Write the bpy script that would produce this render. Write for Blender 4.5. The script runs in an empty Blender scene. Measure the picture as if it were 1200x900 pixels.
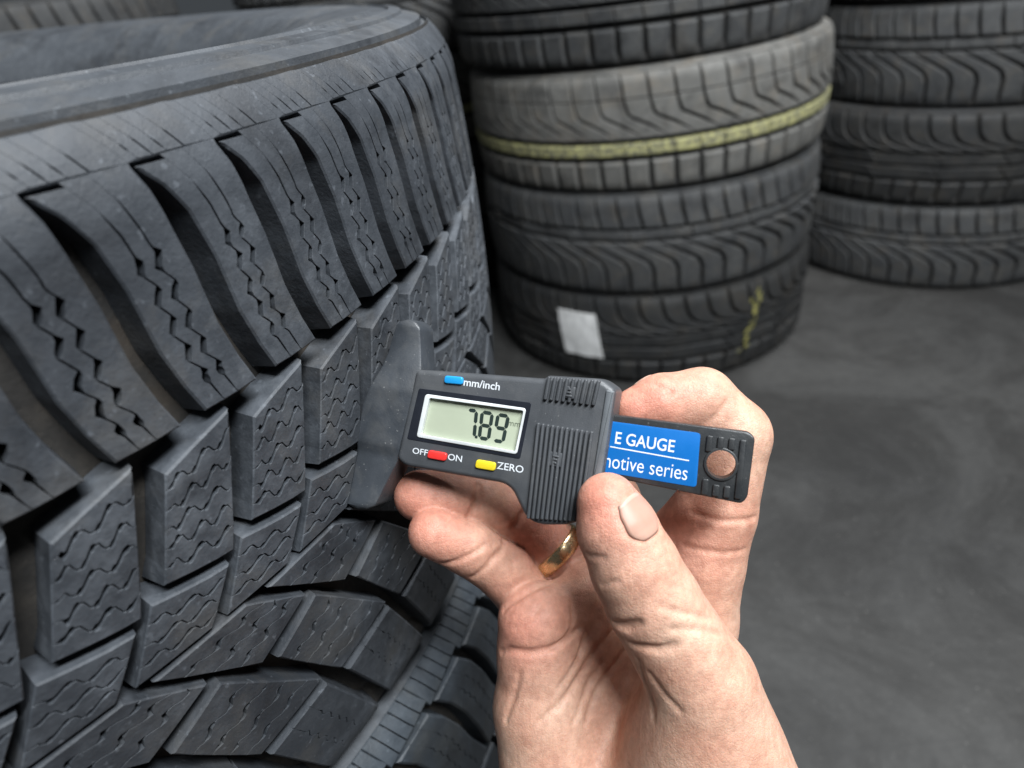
import bpy, bmesh, math, random
import numpy as np
from mathutils import Matrix, Vector

# ------------------------------------------------------------------ measured tables (millimetres in each thing's own frame)
GAUGE_M = [[0.9241, 0.24902, -0.28987, -0.00155], [-0.37837, 0.48986, -0.78541, 0.14979], [-0.05358, 0.83548, 0.5469, 0.59535], [0.0, 0.0, 0.0, 1.0]]
GT = {'body': [(-31.16, 12.27), (7.31, 14.32), (8.39, 15.39), (22.95, 16.27), (27.39, 13.86), (26.74, -9.91), (25.79, -17.03), (22.72, -22.25), (18.97, -24.37), (11.2, -25.86), (7.12, -24.72), (4.41, -20.9), (2.25, -17.67), (-0.45, -16.21), (-30.83, -16.37), (-34.11, -14.62)], 'plate': [(-34.91, 26.63), (-32.46, 24.62), (-30.08, 12.4), (-34.04, -15.12), (-38.04, -25.75), (-39.51, -29.87), (-42.75, -31.49), (-47.67, -31.62), (-49.12, -30.58), (-48.33, -19.51), (-47.99, -9.61), (-47.55, -0.51), (-45.74, 5.64), (-43.57, 11.02), (-42.16, 15.52), (-41.4, 20.67), (-40.31, 25.34), (-37.68, 26.6)], 'panel': [(-29.4, 6.98), (4.77, 7.36), (3.46, -8.58), (-31.31, -8.24)], 'bezel': [(-27.05, 5.64), (3.51, 5.64), (2.44, -7.42), (-28.28, -7.15)], 'lcd': [(-25.58, 4.74), (2.86, 4.95), (1.85, -6.68), (-27.01, -6.21)], 'blue_button': [(-21.63, 11.69), (-15.98, 11.9), (-15.83, 9.71), (-21.62, 9.47)], 'red_button': [(-23.94, -10.24), (-18.04, -10.3), (-18.26, -12.69), (-24.18, -12.65)], 'yellow_button': [(-9.08, -10.6), (-3.19, -10.62), (-3.26, -13.05), (-9.29, -13.08)], 'grip_up': [(8.18, 15.13), (23.46, 15.88), (22.72, 8.98), (7.78, 8.71)], 'grip_low': [(6.9, 2.2), (23.14, 2.0), (22.75, -22.48), (7.34, -24.44)], 'arrow_up': [(15.11, 11.56)], 'arrow_low': [(13.64, -6.94)], 'digits': [(-14.06, 3.05), (-1.43, 2.87), (-2.2, -4.99), (-13.59, -4.76)], 'mm': [(-1.47, 1.17), (2.01, -0.49)], 't_mminch': [(-15.77, 11.31), (-4.91, 9.9)], 't_off': [(-29.1, -10.42), (-24.26, -12.04)], 't_on': [(-17.89, -10.4), (-13.57, -12.18)], 't_zero': [(-2.95, -10.46), (4.79, -12.19)], 'bar': [(22.62, 6.86), (61.88, 7.4), (63.58, 6.22), (63.68, -9.23), (62.46, -11.12), (19.95, -9.64)], 'label': [(22.84, 5.13), (50.16, 5.43), (50.88, -8.79), (22.23, -8.78)], 'hole': [(56.22, -1.82)], 'hole_r': [(59.87, -1.44)], 't_e': [(28.36, 2.3), (44.12, -0.37)], 'line': [(27.23, -1.69), (48.19, -2.18)], 't_series': [(25.71, -4.44), (48.26, -6.98)], 'fullrib': [(60.17, 5.26), (60.23, -10.07)]}
HAND_M = [[0.99146, 0.13043, 0.0, 0.01856], [-0.07021, 0.53369, -0.84276, 0.09113], [-0.10992, 0.83556, 0.53828, 0.47427], [0.0, 0.0, 0.0, 1.0]]
CHAINS = {'thumb': [(-12.4, 110.53, 27.15, 8.06), (-9.73, 103.39, 27.15, 10.28), (-5.27, 93.81, 27.15, 11.39), (-0.61, 84.81, 26.2, 12.09), (13.47, 61.59, 22.4, 14.11), (20.32, 25.39, 11.95, 24.22)], 'index': [(-1.34, 134.03, 7.2, 6.66), (6.33, 135.74, 6.25, 8.88), (18.33, 136.71, 5.3, 9.69), (27.99, 126.28, 3.4, 11.11), (24.02, 103.37, 1.5, 11.41), (21.26, 87.25, -1.35, 11.62), (18.92, 68.71, -6.1, 13.14)], 'middle': [(-40.2, 121.87, -20.35, 7.58), (-23.05, 115.97, -22.25, 8.6), (-4.73, 103.42, -20.35, 9.71), (5.68, 75.08, -15.6, 12.13)], 'ring': [(-66.3, 106.63, -8.0, 8.08), (-57.64, 105.5, -9.9, 8.69), (-47.0, 103.47, -13.7, 8.9), (-33.99, 97.84, -18.45, 9.3), (-23.18, 86.39, -20.35, 9.3), (-13.32, 75.33, -22.25, 10.11)], 'pinky': [(-61.23, 96.59, -1.35, 7.68), (-51.11, 91.25, -5.15, 8.28), (-39.55, 81.71, -11.8, 8.89), (-32.34, 72.0, -16.55, 9.6)], 'palm_a': [(-29.7, 68.52, -5.15, 12.12), (-28.83, 57.71, -7.05, 12.63), (-27.41, 39.45, -8.95, 15.36), (-21.22, 7.15, -8.95, 19.2), (-10.45, -22.46, -8.95, 23.24)], 'palm_b': [(-11.72, 75.16, -11.8, 11.12), (-9.47, 44.11, -16.55, 13.14), (-6.4, 3.49, -14.65, 18.2), (-2.37, -22.46, -8.95, 25.26)], 'palm_c': [(5.87, 74.79, -16.55, 12.13), (5.58, 42.83, -19.4, 13.15), (5.87, 2.28, -16.55, 18.2), (3.01, -22.46, -8.95, 25.26)], 'palm_d': [(19.18, 68.38, -7.05, 13.14), (15.98, 40.37, -7.05, 15.16), (14.24, 5.93, -10.85, 19.2), (9.31, -20.97, -7.05, 24.25)], 'thenar': [(14.01, 60.74, 20.5, 14.12), (16.22, 39.42, 11.0, 20.18), (12.81, 13.77, 5.3, 24.23), (9.33, -16.52, -1.35, 24.24)], 'fore': [(-10.45, -22.46, -8.95, 23.24), (7.07, -150.58, 18.6, 30.26)], 'fore_b': [(9.77, -18.0, -3.25, 23.23), (26.41, -142.96, 23.35, 30.24)], 'web': [(20.71, 102.67, 0.55, 10.6), (14.41, 94.47, -6.1, 9.09), (10.38, 83.89, -11.8, 10.11), (14.24, 65.68, -10.85, 12.13)]}
CREASES = [(1.3, [(-47.14, 112.13, -5.15), (-47.67, 107.37, -5.15), (-48.99, 104.2, -5.15), (-51.44, 101.37, -6.1)]), (1.1, [(-34.38, 100.99, -10.85), (-36.82, 97.46, -10.85), (-37.91, 94.81, -11.8)]), (0.6, [(-57.92, 89.05, 0.55), (-51.43, 90.58, 1.5), (-45.59, 93.42, 0.55)]), (0.7, [(-49.56, 83.36, -1.35), (-43.82, 88.8, -0.4), (-38.15, 92.73, -2.3), (-35.79, 95.96, -4.2)]), (0.9, [(-42.25, 74.66, 0.55), (-36.09, 78.3, 1.5), (-30.94, 82.11, 0.55), (-26.37, 86.74, -3.25)]), (0.9, [(-43.28, 60.52, 0.55), (-37.37, 62.82, 2.45), (-30.97, 63.72, 1.5), (-25.03, 65.15, 0.55), (-19.64, 67.45, -2.3)]), (0.8, [(-29.26, 42.42, 3.4), (-23.3, 48.38, 1.5), (-16.61, 54.82, -1.35), (-11.18, 61.34, -3.25), (-5.12, 69.05, -5.15)]), (0.8, [(-16.81, 39.96, 0.55), (-12.6, 46.6, -2.3), (-7.9, 53.6, -4.2), (-3.38, 59.42, -6.1)]), (0.5, [(-24.64, 52.64, 2.45), (-17.91, 60.01, -1.35), (-11.06, 70.17, -4.2)]), (0.5, [(-21.07, 40.93, 2.45), (-16.19, 47.49, -0.4), (-9.87, 56.63, -3.25)]), (1.6, [(-10.33, 80.91, 30.95), (-8.59, 81.2, 34.75), (-6.36, 82.86, 37.6)]), (1.1, [(-7.62, 75.98, 32.85), (-4.71, 75.57, 36.65), (-0.71, 76.16, 37.6), (2.44, 77.63, 37.6)]), (0.35, [(-19.47, 97.54, 32.85), (-17.76, 97.82, 34.75), (-15.24, 98.54, 36.65)]), (0.6, [(-4.23, 71.97, 30.95), (-4.3, 64.57, 29.05), (-2.37, 53.47, 27.15)]), (0.5, [(-2.87, 68.43, 32.85), (1.44, 63.05, 32.85), (5.75, 60.24, 32.85)]), (0.6, [(22.44, 136.91, 12.9), (20.22, 133.57, 13.85), (17.82, 130.69, 13.85)]), (0.4, [(9.61, 94.75, 8.15), (18.94, 93.99, 10.05), (28.9, 94.26, 8.15)]), (0.4, [(15.05, 104.64, 8.15), (21.1, 103.24, 11.0), (31.37, 103.66, 8.15)]), (0.5, [(3.15, 141.49, 12.9), (5.34, 140.77, 13.85), (7.02, 139.33, 13.85), (5.6, 137.91, 14.8)]), (0.5, [(-39.91, 40.93, 2.45), (-37.37, 49.71, 4.35), (-35.36, 56.43, 5.3)]), (0.45, [(-37.37, 69.32, 6.25), (-31.12, 73.82, 6.25), (-27.18, 78.09, 2.45)]), (0.45, [(-27.18, 62.82, 2.45), (-21.95, 68.49, 0.55), (-18.51, 76.27, -3.25)]), (0.4, [(-10.94, 75.66, -5.15), (-13.8, 68.41, -3.25), (-17.65, 60.01, -1.35)]), (0.25, [(-0.92, 87.16, 38.55), (5.58, 85.38, 37.6), (13.01, 83.0, 33.8)]), (0.22, [(1.39, 82.03, 37.6), (7.94, 81.05, 36.65), (15.45, 78.78, 32.85)]), (0.3, [(-16.05, 90.58, 34.75), (-13.77, 92.43, 36.65), (-11.39, 93.13, 37.6)])]
FLUSH = [(16, (-69.08, 107.37, -5.15)), (16, (-62.82, 97.95, 2.45)), (14, (-13.49, 111.89, 34.75)), (16, (-1.38, 135.01, 13.85)), (14, (-26.4, 95.14, -12.75)), (14, (-34.82, 69.18, 2.45)), (14, (13.54, 98.46, 2.45))]
RING = [(-22.89, 86.11, -20.35, 9.4), (-26.87, 90.08, -20.35, 9.4)]
CAM_M = [[0.991458, 0.130427, -0.0, 0.0], [-0.070207, 0.533686, -0.842763, 0.0], [-0.109919, 0.835564, 0.538284, 0.705], [0.0, 0.0, 0.0, 1.0]]
TYRE_M = [[0.99961, 0.0, 0.028, -0.34627], [-0.00023, 0.99997, 0.0081, 0.32909], [-0.028, -0.0081, 0.99958, 0.58183], [0.0, 0.0, 0.0, 1.0]]
STK = [-135.25, -121.58, 53.58, -34.92, 2.16]
CHK = -68.65

# ------------------------------------------------------------------ camera, world, lamps, exposure
scene = bpy.context.scene
COL = scene.collection
rad = math.radians
def mat4(rows): return Matrix([list(r) for r in rows])

cam_data = bpy.data.cameras.new("camera")
cam = bpy.data.objects.new("camera", cam_data); COL.objects.link(cam)
cam.matrix_world = mat4(CAM_M)
cam_data.sensor_width = 36.0
cam_data.lens = 36.0 * 780.0 / 1200.0
cam_data.clip_start = 0.005
cam_data.clip_end = 200.0
cam_data.dof.use_dof = True
cam_data.dof.focus_distance = 0.190
cam_data.dof.aperture_fstop = 10.5
scene.camera = cam

world = bpy.data.worlds.new("World"); scene.world = world
world.use_nodes = True
world.node_tree.nodes["Background"].inputs[0].default_value = (0.80, 0.90, 1.0, 1)
world.node_tree.nodes["Background"].inputs[1].default_value = 0.05

def area_light(name, loc, target, sx, sy, power, color):
    d = bpy.data.lights.new(name, 'AREA'); d.shape = 'RECTANGLE'; d.size = sx; d.size_y = sy
    d.energy = power; d.color = color
    o = bpy.data.objects.new(name, d); COL.objects.link(o)
    o.location = loc
    o.rotation_euler = (Vector(target) - Vector(loc)).to_track_quat('-Z', 'Y').to_euler()
    return o
area_light("ceiling_light", (0.62, -0.45, 2.15), (0.1, 0.4, 0.45), 1.0, 0.28, 64, (0.93, 0.97, 1.0))
area_light("ceiling_light", (0.75, 0.85, 2.4), (0.3, 0.9, 0.4), 1.2, 0.3, 40, (0.97, 0.98, 1.0))

vs = scene.view_settings
vs.view_transform = 'Standard'; vs.look = 'None'; vs.gamma = 1.0; vs.exposure = 0.32
vs.use_curve_mapping = False
try:
    scene.cycles.use_denoising = True
    scene.cycles.sample_clamp_indirect = 4.0
except Exception: pass

# ------------------------------------------------------------------ helpers
rng = random.Random(7)

def new_mesh(name, verts, faces, mat=None, smooth=None):
    me = bpy.data.meshes.new(name)
    me.from_pydata([tuple(v) for v in verts], [], [tuple(f) for f in faces])
    me.update()
    if mat is not None: me.materials.append(mat)
    if smooth is not None:
        me.polygons.foreach_set("use_smooth", [True] * len(me.polygons))
        if smooth < 179: me.set_sharp_from_angle(angle=rad(smooth))
    return me

def obj(name, me, parent=None, matrix=None):
    o = bpy.data.objects.new(name, me); COL.objects.link(o)
    if parent is not None: o.parent = parent
    if matrix is not None:
        if parent is not None: o.matrix_local = matrix
        else: o.matrix_world = matrix
    return o

def thing(name, label, cat, matrix=None, group=None):
    o = bpy.data.objects.new(name, None); COL.objects.link(o)
    o.empty_display_size = 0.02
    if matrix is not None: o.matrix_world = matrix
    o["label"] = label; o["category"] = cat
    if group: o["group"] = group
    return o

def fix_normals(me):
    bm = bmesh.new(); bm.from_mesh(me)
    bmesh.ops.recalc_face_normals(bm, faces=bm.faces)
    bm.to_mesh(me); bm.free()

# ------------------------------------------------------------------ materials
def mat_base(name):
    m = bpy.data.materials.new(name); m.use_nodes = True
    nt = m.node_tree
    return m, nt, nt.nodes["Principled BSDF"]

def N(nt, t, **kw):
    n = nt.nodes.new(t)
    for k, v in kw.items(): setattr(n, k, v)
    return n

def noise(nt, scale, detail=4, rough=0.55, coord=None, dist=0.0):
    n = N(nt, 'ShaderNodeTexNoise'); n.inputs['Scale'].default_value = scale
    n.inputs['Detail'].default_value = detail; n.inputs['Roughness'].default_value = rough
    n.inputs['Distortion'].default_value = dist
    nt.links.new(coord, n.inputs['Vector'])
    return n

def ramp(nt, src, stops):
    r = N(nt, 'ShaderNodeValToRGB')
    el = r.color_ramp.elements
    while len(el) < len(stops): el.new(0.5)
    for e, (p, c) in zip(el, stops):
        e.position = p
        e.color = c if len(c) == 4 else (*c, 1)
    nt.links.new(src, r.inputs[0])
    return r

def mix(nt, fac, a, b, blend='MIX'):
    m = N(nt, 'ShaderNodeMix'); m.data_type = 'RGBA'; m.blend_type = blend
    for s, v in ((0, fac), (6, a), (7, b)):
        if hasattr(v, 'links') or hasattr(v, 'is_linked'): nt.links.new(v, m.inputs[s])
        elif s == 0: m.inputs[0].default_value = v
        else: m.inputs[s].default_value = (*v, 1)
    return m.outputs[2]

def bump(nt, heights, bsdf):
    prev = None
    for h, strength, dist in heights:
        b = N(nt, 'ShaderNodeBump'); b.inputs['Strength'].default_value = strength
        b.inputs['Distance'].default_value = dist
        nt.links.new(h, b.inputs['Height'])
        if prev is not None: nt.links.new(prev.outputs[0], b.inputs['Normal'])
        prev = b
    nt.links.new(prev.outputs[0], bsdf.inputs['Normal'])

def rubber(name, dark, dust, amount=0.5, rough=0.62, fine=900, grain=0.00025, spec=0.45):
    m, nt, p = mat_base(name)
    tc = N(nt, 'ShaderNodeNewGeometry')     # world position: every block gets its own wear
    co = tc.outputs['Position']
    n1 = noise(nt, 14, 5, 0.6, co); n2 = noise(nt, 160, 5, 0.65, co); n3 = noise(nt, fine, 3, 0.6, co)
    r1 = ramp(nt, n1.outputs[0], [(0.35, (0, 0, 0)), (0.70, (1, 1, 1))])
    r2 = ramp(nt, n2.outputs[0], [(0.38, (0.15,)*3), (0.72, (1, 1, 1))])
    f = mix(nt, 1.0, r1.outputs[0], r2.outputs[0], 'MULTIPLY')
    sc = N(nt, 'ShaderNodeMath', operation='MULTIPLY'); sc.inputs[1].default_value = amount
    nt.links.new(f, sc.inputs[0])
    c = mix(nt, sc.outputs[0], dark, dust)
    # brown road dust in patches, dark clean patches
    nb = noise(nt, 34, 6, 0.7, co, 0.4)
    rb = ramp(nt, nb.outputs[0], [(0.50, (0, 0, 0)), (0.68, (0.28, 0.28, 0.28))])
    c = mix(nt, rb.outputs[0], c, (dust[0] * 1.05, dust[1] * 0.86, dust[2] * 0.64))
    nd = noise(nt, 22, 5, 0.65, co, 0.8)
    rd = ramp(nt, nd.outputs[0], [(0.30, (0.52, 0.52, 0.53)), (0.50, (1, 1, 1)), (0.75, (1.12, 1.12, 1.12))])
    c = mix(nt, 1.0, c, rd.outputs[0], 'MULTIPLY')
    # light scuff specks
    sp = noise(nt, 420, 2, 0.5, co)
    rs = ramp(nt, sp.outputs[0], [(0.66, (0, 0, 0)), (0.74, (1, 1, 1))])
    s2 = N(nt, 'ShaderNodeMath', operation='MULTIPLY'); s2.inputs[1].default_value = 0.28
    nt.links.new(rs.outputs[0], s2.inputs[0])
    c = mix(nt, s2.outputs[0], c, tuple(min(1, x * 1.6) for x in dust))
    nt.links.new(c, p.inputs['Base Color'])
    rr = N(nt, 'ShaderNodeMapRange'); rr.inputs[3].default_value = rough - 0.13; rr.inputs[4].default_value = rough + 0.16
    nt.links.new(n2.outputs[0], rr.inputs[0]); nt.links.new(rr.outputs[0], p.inputs['Roughness'])
    p.inputs['Specular IOR Level'].default_value = spec
    bump(nt, [(n3.outputs[0], 0.55, grain), (n2.outputs[0], 0.35, 0.0006)], p)
    return m

def plastic(name, col, rough=0.45, grain=2500, gstr=0.00008, spec=0.5, coat=0.0, vary=0.12, speck=0.0):
    m, nt, p = mat_base(name)
    co = N(nt, 'ShaderNodeTexCoord').outputs['Object']
    n1 = noise(nt, grain, 2, 0.5, co); n2 = noise(nt, 90, 4, 0.6, co)
    lo = tuple(c * (1 - vary) for c in col); hi = tuple(min(1, c * (1 + vary) + 0.004) for c in col)
    r = ramp(nt, n2.outputs[0], [(0.3, lo), (0.7, hi)])
    nt.links.new(r.outputs[0], p.inputs['Base Color'])
    if speck > 0:
        ns = noise(nt, 1300, 2, 0.5, co); rsp = ramp(nt, ns.outputs[0], [(0.70, (0, 0, 0)), (0.76, (speck,) * 3)])
        nl = noise(nt, 60, 5, 0.7, co, 0.7); rsm = ramp(nt, nl.outputs[0], [(0.48, (0, 0, 0)), (0.75, (speck * 0.5,) * 3)])
        cc = mix(nt, rsp.outputs[0], r.outputs[0], (0.30, 0.30, 0.29)); cc = mix(nt, rsm.outputs[0], cc, (0.17, 0.165, 0.155))
        nt.links.new(cc, p.inputs['Base Color'])
    rr = N(nt, 'ShaderNodeMapRange'); rr.inputs[3].default_value = rough - 0.08; rr.inputs[4].default_value = rough + 0.1
    nt.links.new(n2.outputs[0], rr.inputs[0]); nt.links.new(rr.outputs[0], p.inputs['Roughness'])
    p.inputs['Specular IOR Level'].default_value = spec
    p.inputs['Coat Weight'].default_value = coat
    bump(nt, [(n1.outputs[0], 0.5, gstr)], p)
    return m

M_TREAD = rubber("tread_rubber", (0.027, 0.0315, 0.038), (0.095, 0.105, 0.119), 0.95)
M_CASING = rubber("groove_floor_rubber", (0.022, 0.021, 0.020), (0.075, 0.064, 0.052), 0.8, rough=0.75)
M_SIDE = rubber("sidewall_rubber", (0.040, 0.045, 0.052), (0.11, 0.12, 0.132), 0.8, rough=0.6)
M_LOWER = rubber("lower_tyre_rubber", (0.030, 0.037, 0.045), (0.080, 0.095, 0.11), 0.7, rough=0.55)
M_OLD1 = rubber("dusty_rubber", (0.115, 0.113, 0.105), (0.22, 0.215, 0.20), 0.9, rough=0.7, fine=300, grain=0.0006)
M_OLD2 = rubber("grey_rubber", (0.046, 0.048, 0.050), (0.115, 0.114, 0.108), 0.8, rough=0.7, fine=300, grain=0.0006)
M_OLD3 = rubber("black_rubber", (0.020, 0.021, 0.022), (0.060, 0.057, 0.050), 0.7, rough=0.65, fine=300, grain=0.0006)
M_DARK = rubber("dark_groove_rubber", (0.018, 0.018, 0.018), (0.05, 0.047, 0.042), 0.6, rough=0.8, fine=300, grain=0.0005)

def paint_over(name, base_a, base_b, paint, cover):
    m, nt, p = mat_base(name)
    co = N(nt, 'ShaderNodeNewGeometry').outputs['Position']
    n1 = noise(nt, 130, 6, 0.7, co); n2 = noise(nt, 60, 4, 0.6, co)
    c0 = ramp(nt, n2.outputs[0], [(0.3, base_a), (0.7, base_b)])
    f = ramp(nt, n1.outputs[0], [(cover - 0.10, (1, 1, 1)), (cover + 0.12, (0, 0, 0))])
    c = mix(nt, f.outputs[0], c0.outputs[0], paint)
    nt.links.new(c, p.inputs['Base Color']); p.inputs['Roughness'].default_value = 0.75
    bump(nt, [(n1.outputs[0], 0.4, 0.0006)], p)
    return m
M_YELLOW = paint_over("yellow_painted_rubber", (0.10, 0.10, 0.08), (0.16, 0.155, 0.12), (0.50, 0.48, 0.21), 0.475)
M_CHALK = paint_over("yellow_chalk", (0.10, 0.10, 0.05), (0.17, 0.16, 0.07), (0.40, 0.37, 0.09), 0.47)
M_STICKER = plastic("paper_sticker", (0.74, 0.74, 0.73), rough=0.7, grain=500, gstr=0.0003)

# ------------------------------------------------------------------ the floor
def make_floor():
    m, nt, p = mat_base("concrete_floor")
    co = N(nt, 'ShaderNodeNewGeometry').outputs['Position']
    n1 = noise(nt, 2.2, 6, 0.6, co); n2 = noise(nt, 60, 6, 0.7, co); n3 = noise(nt, 500, 3, 0.6, co)
    c = ramp(nt, n1.outputs[0], [(0.3, (0.026, 0.026, 0.0255)), (0.7, (0.058, 0.057, 0.054))])
    d = ramp(nt, n2.outputs[0], [(0.30, (0.78,)*3), (0.70, (1.08, 1.08, 1.08))])
    nt.links.new(mix(nt, 1.0, c.outputs[0], d.outputs[0], 'MULTIPLY'), p.inputs['Base Color'])
    base = p.inputs['Base Color'].links[0].from_socket
    ns = noise(nt, 3.6, 6, 0.72, co, 1.2)
    st_ = ramp(nt, ns.outputs[0], [(0.40, (1, 1, 1)), (0.56, (0.55, 0.54, 0.53)), (0.62, (0.45, 0.44, 0.43)), (0.70, (0.95, 0.95, 0.95))])
    c2_ = mix(nt, 1.0, base, st_.outputs[0], 'MULTIPLY')
    mp = N(nt, 'ShaderNodeMapping'); mp.inputs['Scale'].default_value = (3.0, 55.0, 1.0); mp.inputs['Rotation'].default_value = (0, 0, rad(38))
    nt.links.new(co, mp.inputs['Vector'])
    sc = noise(nt, 1.0, 5, 0.7, mp.outputs[0], 0.3)
    sr = ramp(nt, sc.outputs[0], [(0.55, (0, 0, 0)), (0.72, (0.5, 0.5, 0.5))])
    c2_ = mix(nt, sr.outputs[0], c2_, (0.02, 0.02, 0.02))
    gr = noise(nt, 240, 2, 0.5, co); grr = ramp(nt, gr.outputs[0], [(0.68, (0, 0, 0)), (0.75, (0.6, 0.6, 0.6))])
    c2_ = mix(nt, grr.outputs[0], c2_, (0.16, 0.155, 0.145))
    nt.links.new(c2_, p.inputs['Base Color'])
    p.inputs['Roughness'].default_value = 0.7
    bump(nt, [(n3.outputs[0], 0.4, 0.0008), (n2.outputs[0], 0.3, 0.002)], p)
    s = 14
    o = obj("floor", new_mesh("floor", [(-s, -s, 0), (s, -s, 0), (s, s, 0), (-s, s, 0)], [(0, 1, 2, 3)], m))
    o["kind"] = "structure"
make_floor()

# ------------------------------------------------------------------ tyres
class Profile:
    """Outer tread surface of a tyre: radius and inward normal by height h (mm) across the tread."""
    def __init__(s, R, flat, rs, crown, edge, gd, scale=1.0, unit=1.0):
        s.u = unit; s.R, s.flat, s.rs, s.crown, s.edge, s.gd, s.S = R, flat, rs, crown, edge, gd, scale
    def r(s, h):
        a = np.abs(h); d = s.crown * (np.minimum(a, s.flat) / s.flat) ** 2
        k = np.clip((a - s.flat) / s.rs, 0, 0.97)
        return s.R - d - s.rs * (1 - np.sqrt(1 - k * k))
    def pos(s, th, h, depth):
        h = np.asarray(h, float); e = 0.2
        dr = (s.r(h + e) - s.r(h - e)) / (2 * e)
        ln = np.sqrt(1 + dr * dr)
        rr = s.r(h) - depth / ln
        hh = h + depth * dr / ln
        rr = rr * s.S * 0.001; hh = hh * s.S * 0.001
        return np.stack([rr * np.cos(th), rr * np.sin(th), hh], -1)

def resample(pts, n):
    pts = np.asarray(pts, float)
    d = np.r_[0, np.cumsum(np.linalg.norm(np.diff(pts * [6.0, 1.0], axis=0), axis=1))]
    t = np.linspace(0, d[-1], n)
    return np.stack([np.interp(t, d, pts[:, 0]), np.interp(t, d, pts[:, 1])], -1)

def tri(x): return 2 * np.abs((x % 1.0) - 0.5) * 2 - 1

def block_arrays(P, a, b, n=12, sipes=(), depth=None, bevel=0.7, flare=0.7, sdepth=3.5, end0=None, end_bevel=None):
    """One tread block between the edge polylines a and b (deg, mm), cut into slices by zigzag sipes."""
    depth = depth or P.gd
    bevel *= P.u; flare *= P.u; sdepth *= P.u
    k = math.pi / 180 * P.R
    a = resample(a, n) * [k, 1]; b = resample(b, n) * [k, 1]
    v = np.linspace(0, 1, n)
    dirv = b - a; w = np.linalg.norm(dirv, axis=1, keepdims=True); dirv = dirv / np.maximum(w, 1e-6)
    bounds = [(a, a, False)]
    for u0, amp, waves, v0, v1, gmax, gmin, ph in sipes:
        mask = np.clip((v - v0) / 0.08, 0, 1) * np.clip((v1 - v) / 0.06, 0, 1)
        zig = (tri(v * waves + ph) if n > 40 else np.clip(2.2 * tri(v * waves + ph), -1, 1)) * amp * np.clip((v - v0 - (0.2 if n > 40 else 0.08)) / 0.04, 0, 1) * (np.clip((0.88 - v) / 0.03, 0, 1) if n > 40 else 1)
        c = a + dirv * (w * u0 + zig[:, None])
        opened = (0.5 + 0.5 * np.sign(np.sin(2 * np.pi * (v * waves + ph)))) * ((v > v0 + 0.2) & (v < 0.9) if n > 40 else 1)
        g = (gmin + (gmax - gmin) * opened) * mask * P.u + 0.012
        bounds.append((c - dirv * g[:, None] / 2, c + dirv * g[:, None] / 2, True))
    bounds.append((b, b, False))
    V, Fc = [], []
    for i in range(len(bounds) - 1):
        L = bounds[i][1].copy(); Rr = bounds[i + 1][0].copy(); ls, rs_ = bounds[i][2], bounds[i + 1][2]
        if end0 and end0[i]:
            for q in (L, Rr): q[0] = q[0] + (q[1] - q[0]) / np.linalg.norm(q[1] - q[0]) * end0[i]
        loop = np.concatenate([L, Rr[::-1]])
        m = len(loop)
        nx = np.roll(loop, -1, 0) - loop; pv = loop - np.roll(loop, 1, 0)
        def nrm(e):
            q = np.stack([e[:, 1], -e[:, 0]], -1); return q / np.maximum(np.linalg.norm(q, axis=1, keepdims=True), 1e-9)
        n1, n2 = nrm(nx), nrm(pv)
        nn = n1 + n2; nn /= np.maximum(np.linalg.norm(nn, axis=1, keepdims=True), 1e-6)
        cosv = np.clip((nn * n1).sum(1, keepdims=True), 0.5, 1); nn = nn / cosv
        area = 0.5 * np.sum(loop[:, 0] * np.roll(loop[:, 1], -1) - np.roll(loop[:, 0], -1) * loop[:, 1])
        if area < 0: nn = -nn
        bv = np.full(m, bevel); fl = np.full(m, flare); dp = np.full(m, float(depth))
        if ls: bv[1:n - 1] = 0.07; fl[:n] = 0.0; dp[1:n - 1] = sdepth; bv[0] = bv[n - 1] = 0.35
        if rs_: bv[n + 1:m - 1] = 0.07; fl[n:] = 0.0; dp[n + 1:m - 1] = sdepth; bv[n] = bv[m - 1] = 0.35
        if end_bevel is not None: bv[0] = bv[m - 1] = end_bevel
        inner = loop - nn * bv[:, None]; outer = loop + nn * fl[:, None]
        # keep the inset from crossing in very thin slices
        base = sum(len(x) for x in V)
        for ring, dd in ((outer, dp), (loop, bv * 0.9), (inner, np.zeros(m))):
            V.append(P.pos(ring[:, 0] / P.R, ring[:, 1], dd))
        for q in range(m):
            q2 = (q + 1) % m
            for lv in (0, 1):
                o = base + lv * m
                Fc.append((o + q, o + q2, o + m + q2, o + m + q))
        o = base + 2 * m
        for q in range(n - 1):
            Fc.append((o + q, o + q + 1, o + m - 2 - q, o + m - 1 - q))
    return np.concatenate(V), Fc

def block_mesh(name, mat, P, a, b, **kw):
    V, Fc = block_arrays(P, a, b, **kw)
    me = new_mesh(name, V, Fc, mat)
    fix_normals(me)
    me.polygons.foreach_set("use_smooth", [True] * len(me.polygons))
    me.set_sharp_from_angle(angle=rad(25))
    return me

def lathe(name, mat, prof, segs, scale=1.0):
    pr = np.array(prof) * 0.001 * scale
    th = np.linspace(0, 2 * np.pi, segs, endpoint=False)
    V = np.stack([pr[None, :, 0] * np.cos(th)[:, None], pr[None, :, 0] * np.sin(th)[:, None],
                  np.broadcast_to(pr[None, :, 1], (segs, len(pr)))], -1).reshape(-1, 3)
    k = len(pr); Fc = []
    for i in range(segs):
        j = (i + 1) % segs
        for q in range(k - 1):
            Fc.append((i * k + q, j * k + q, j * k + q + 1, i * k + q + 1))
    me = new_mesh(name, V, Fc, mat)
    fix_normals(me)
    me.polygons.foreach_set("use_smooth", [True] * len(me.polygons))
    me.set_sharp_from_angle(angle=rad(40))
    return me

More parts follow.
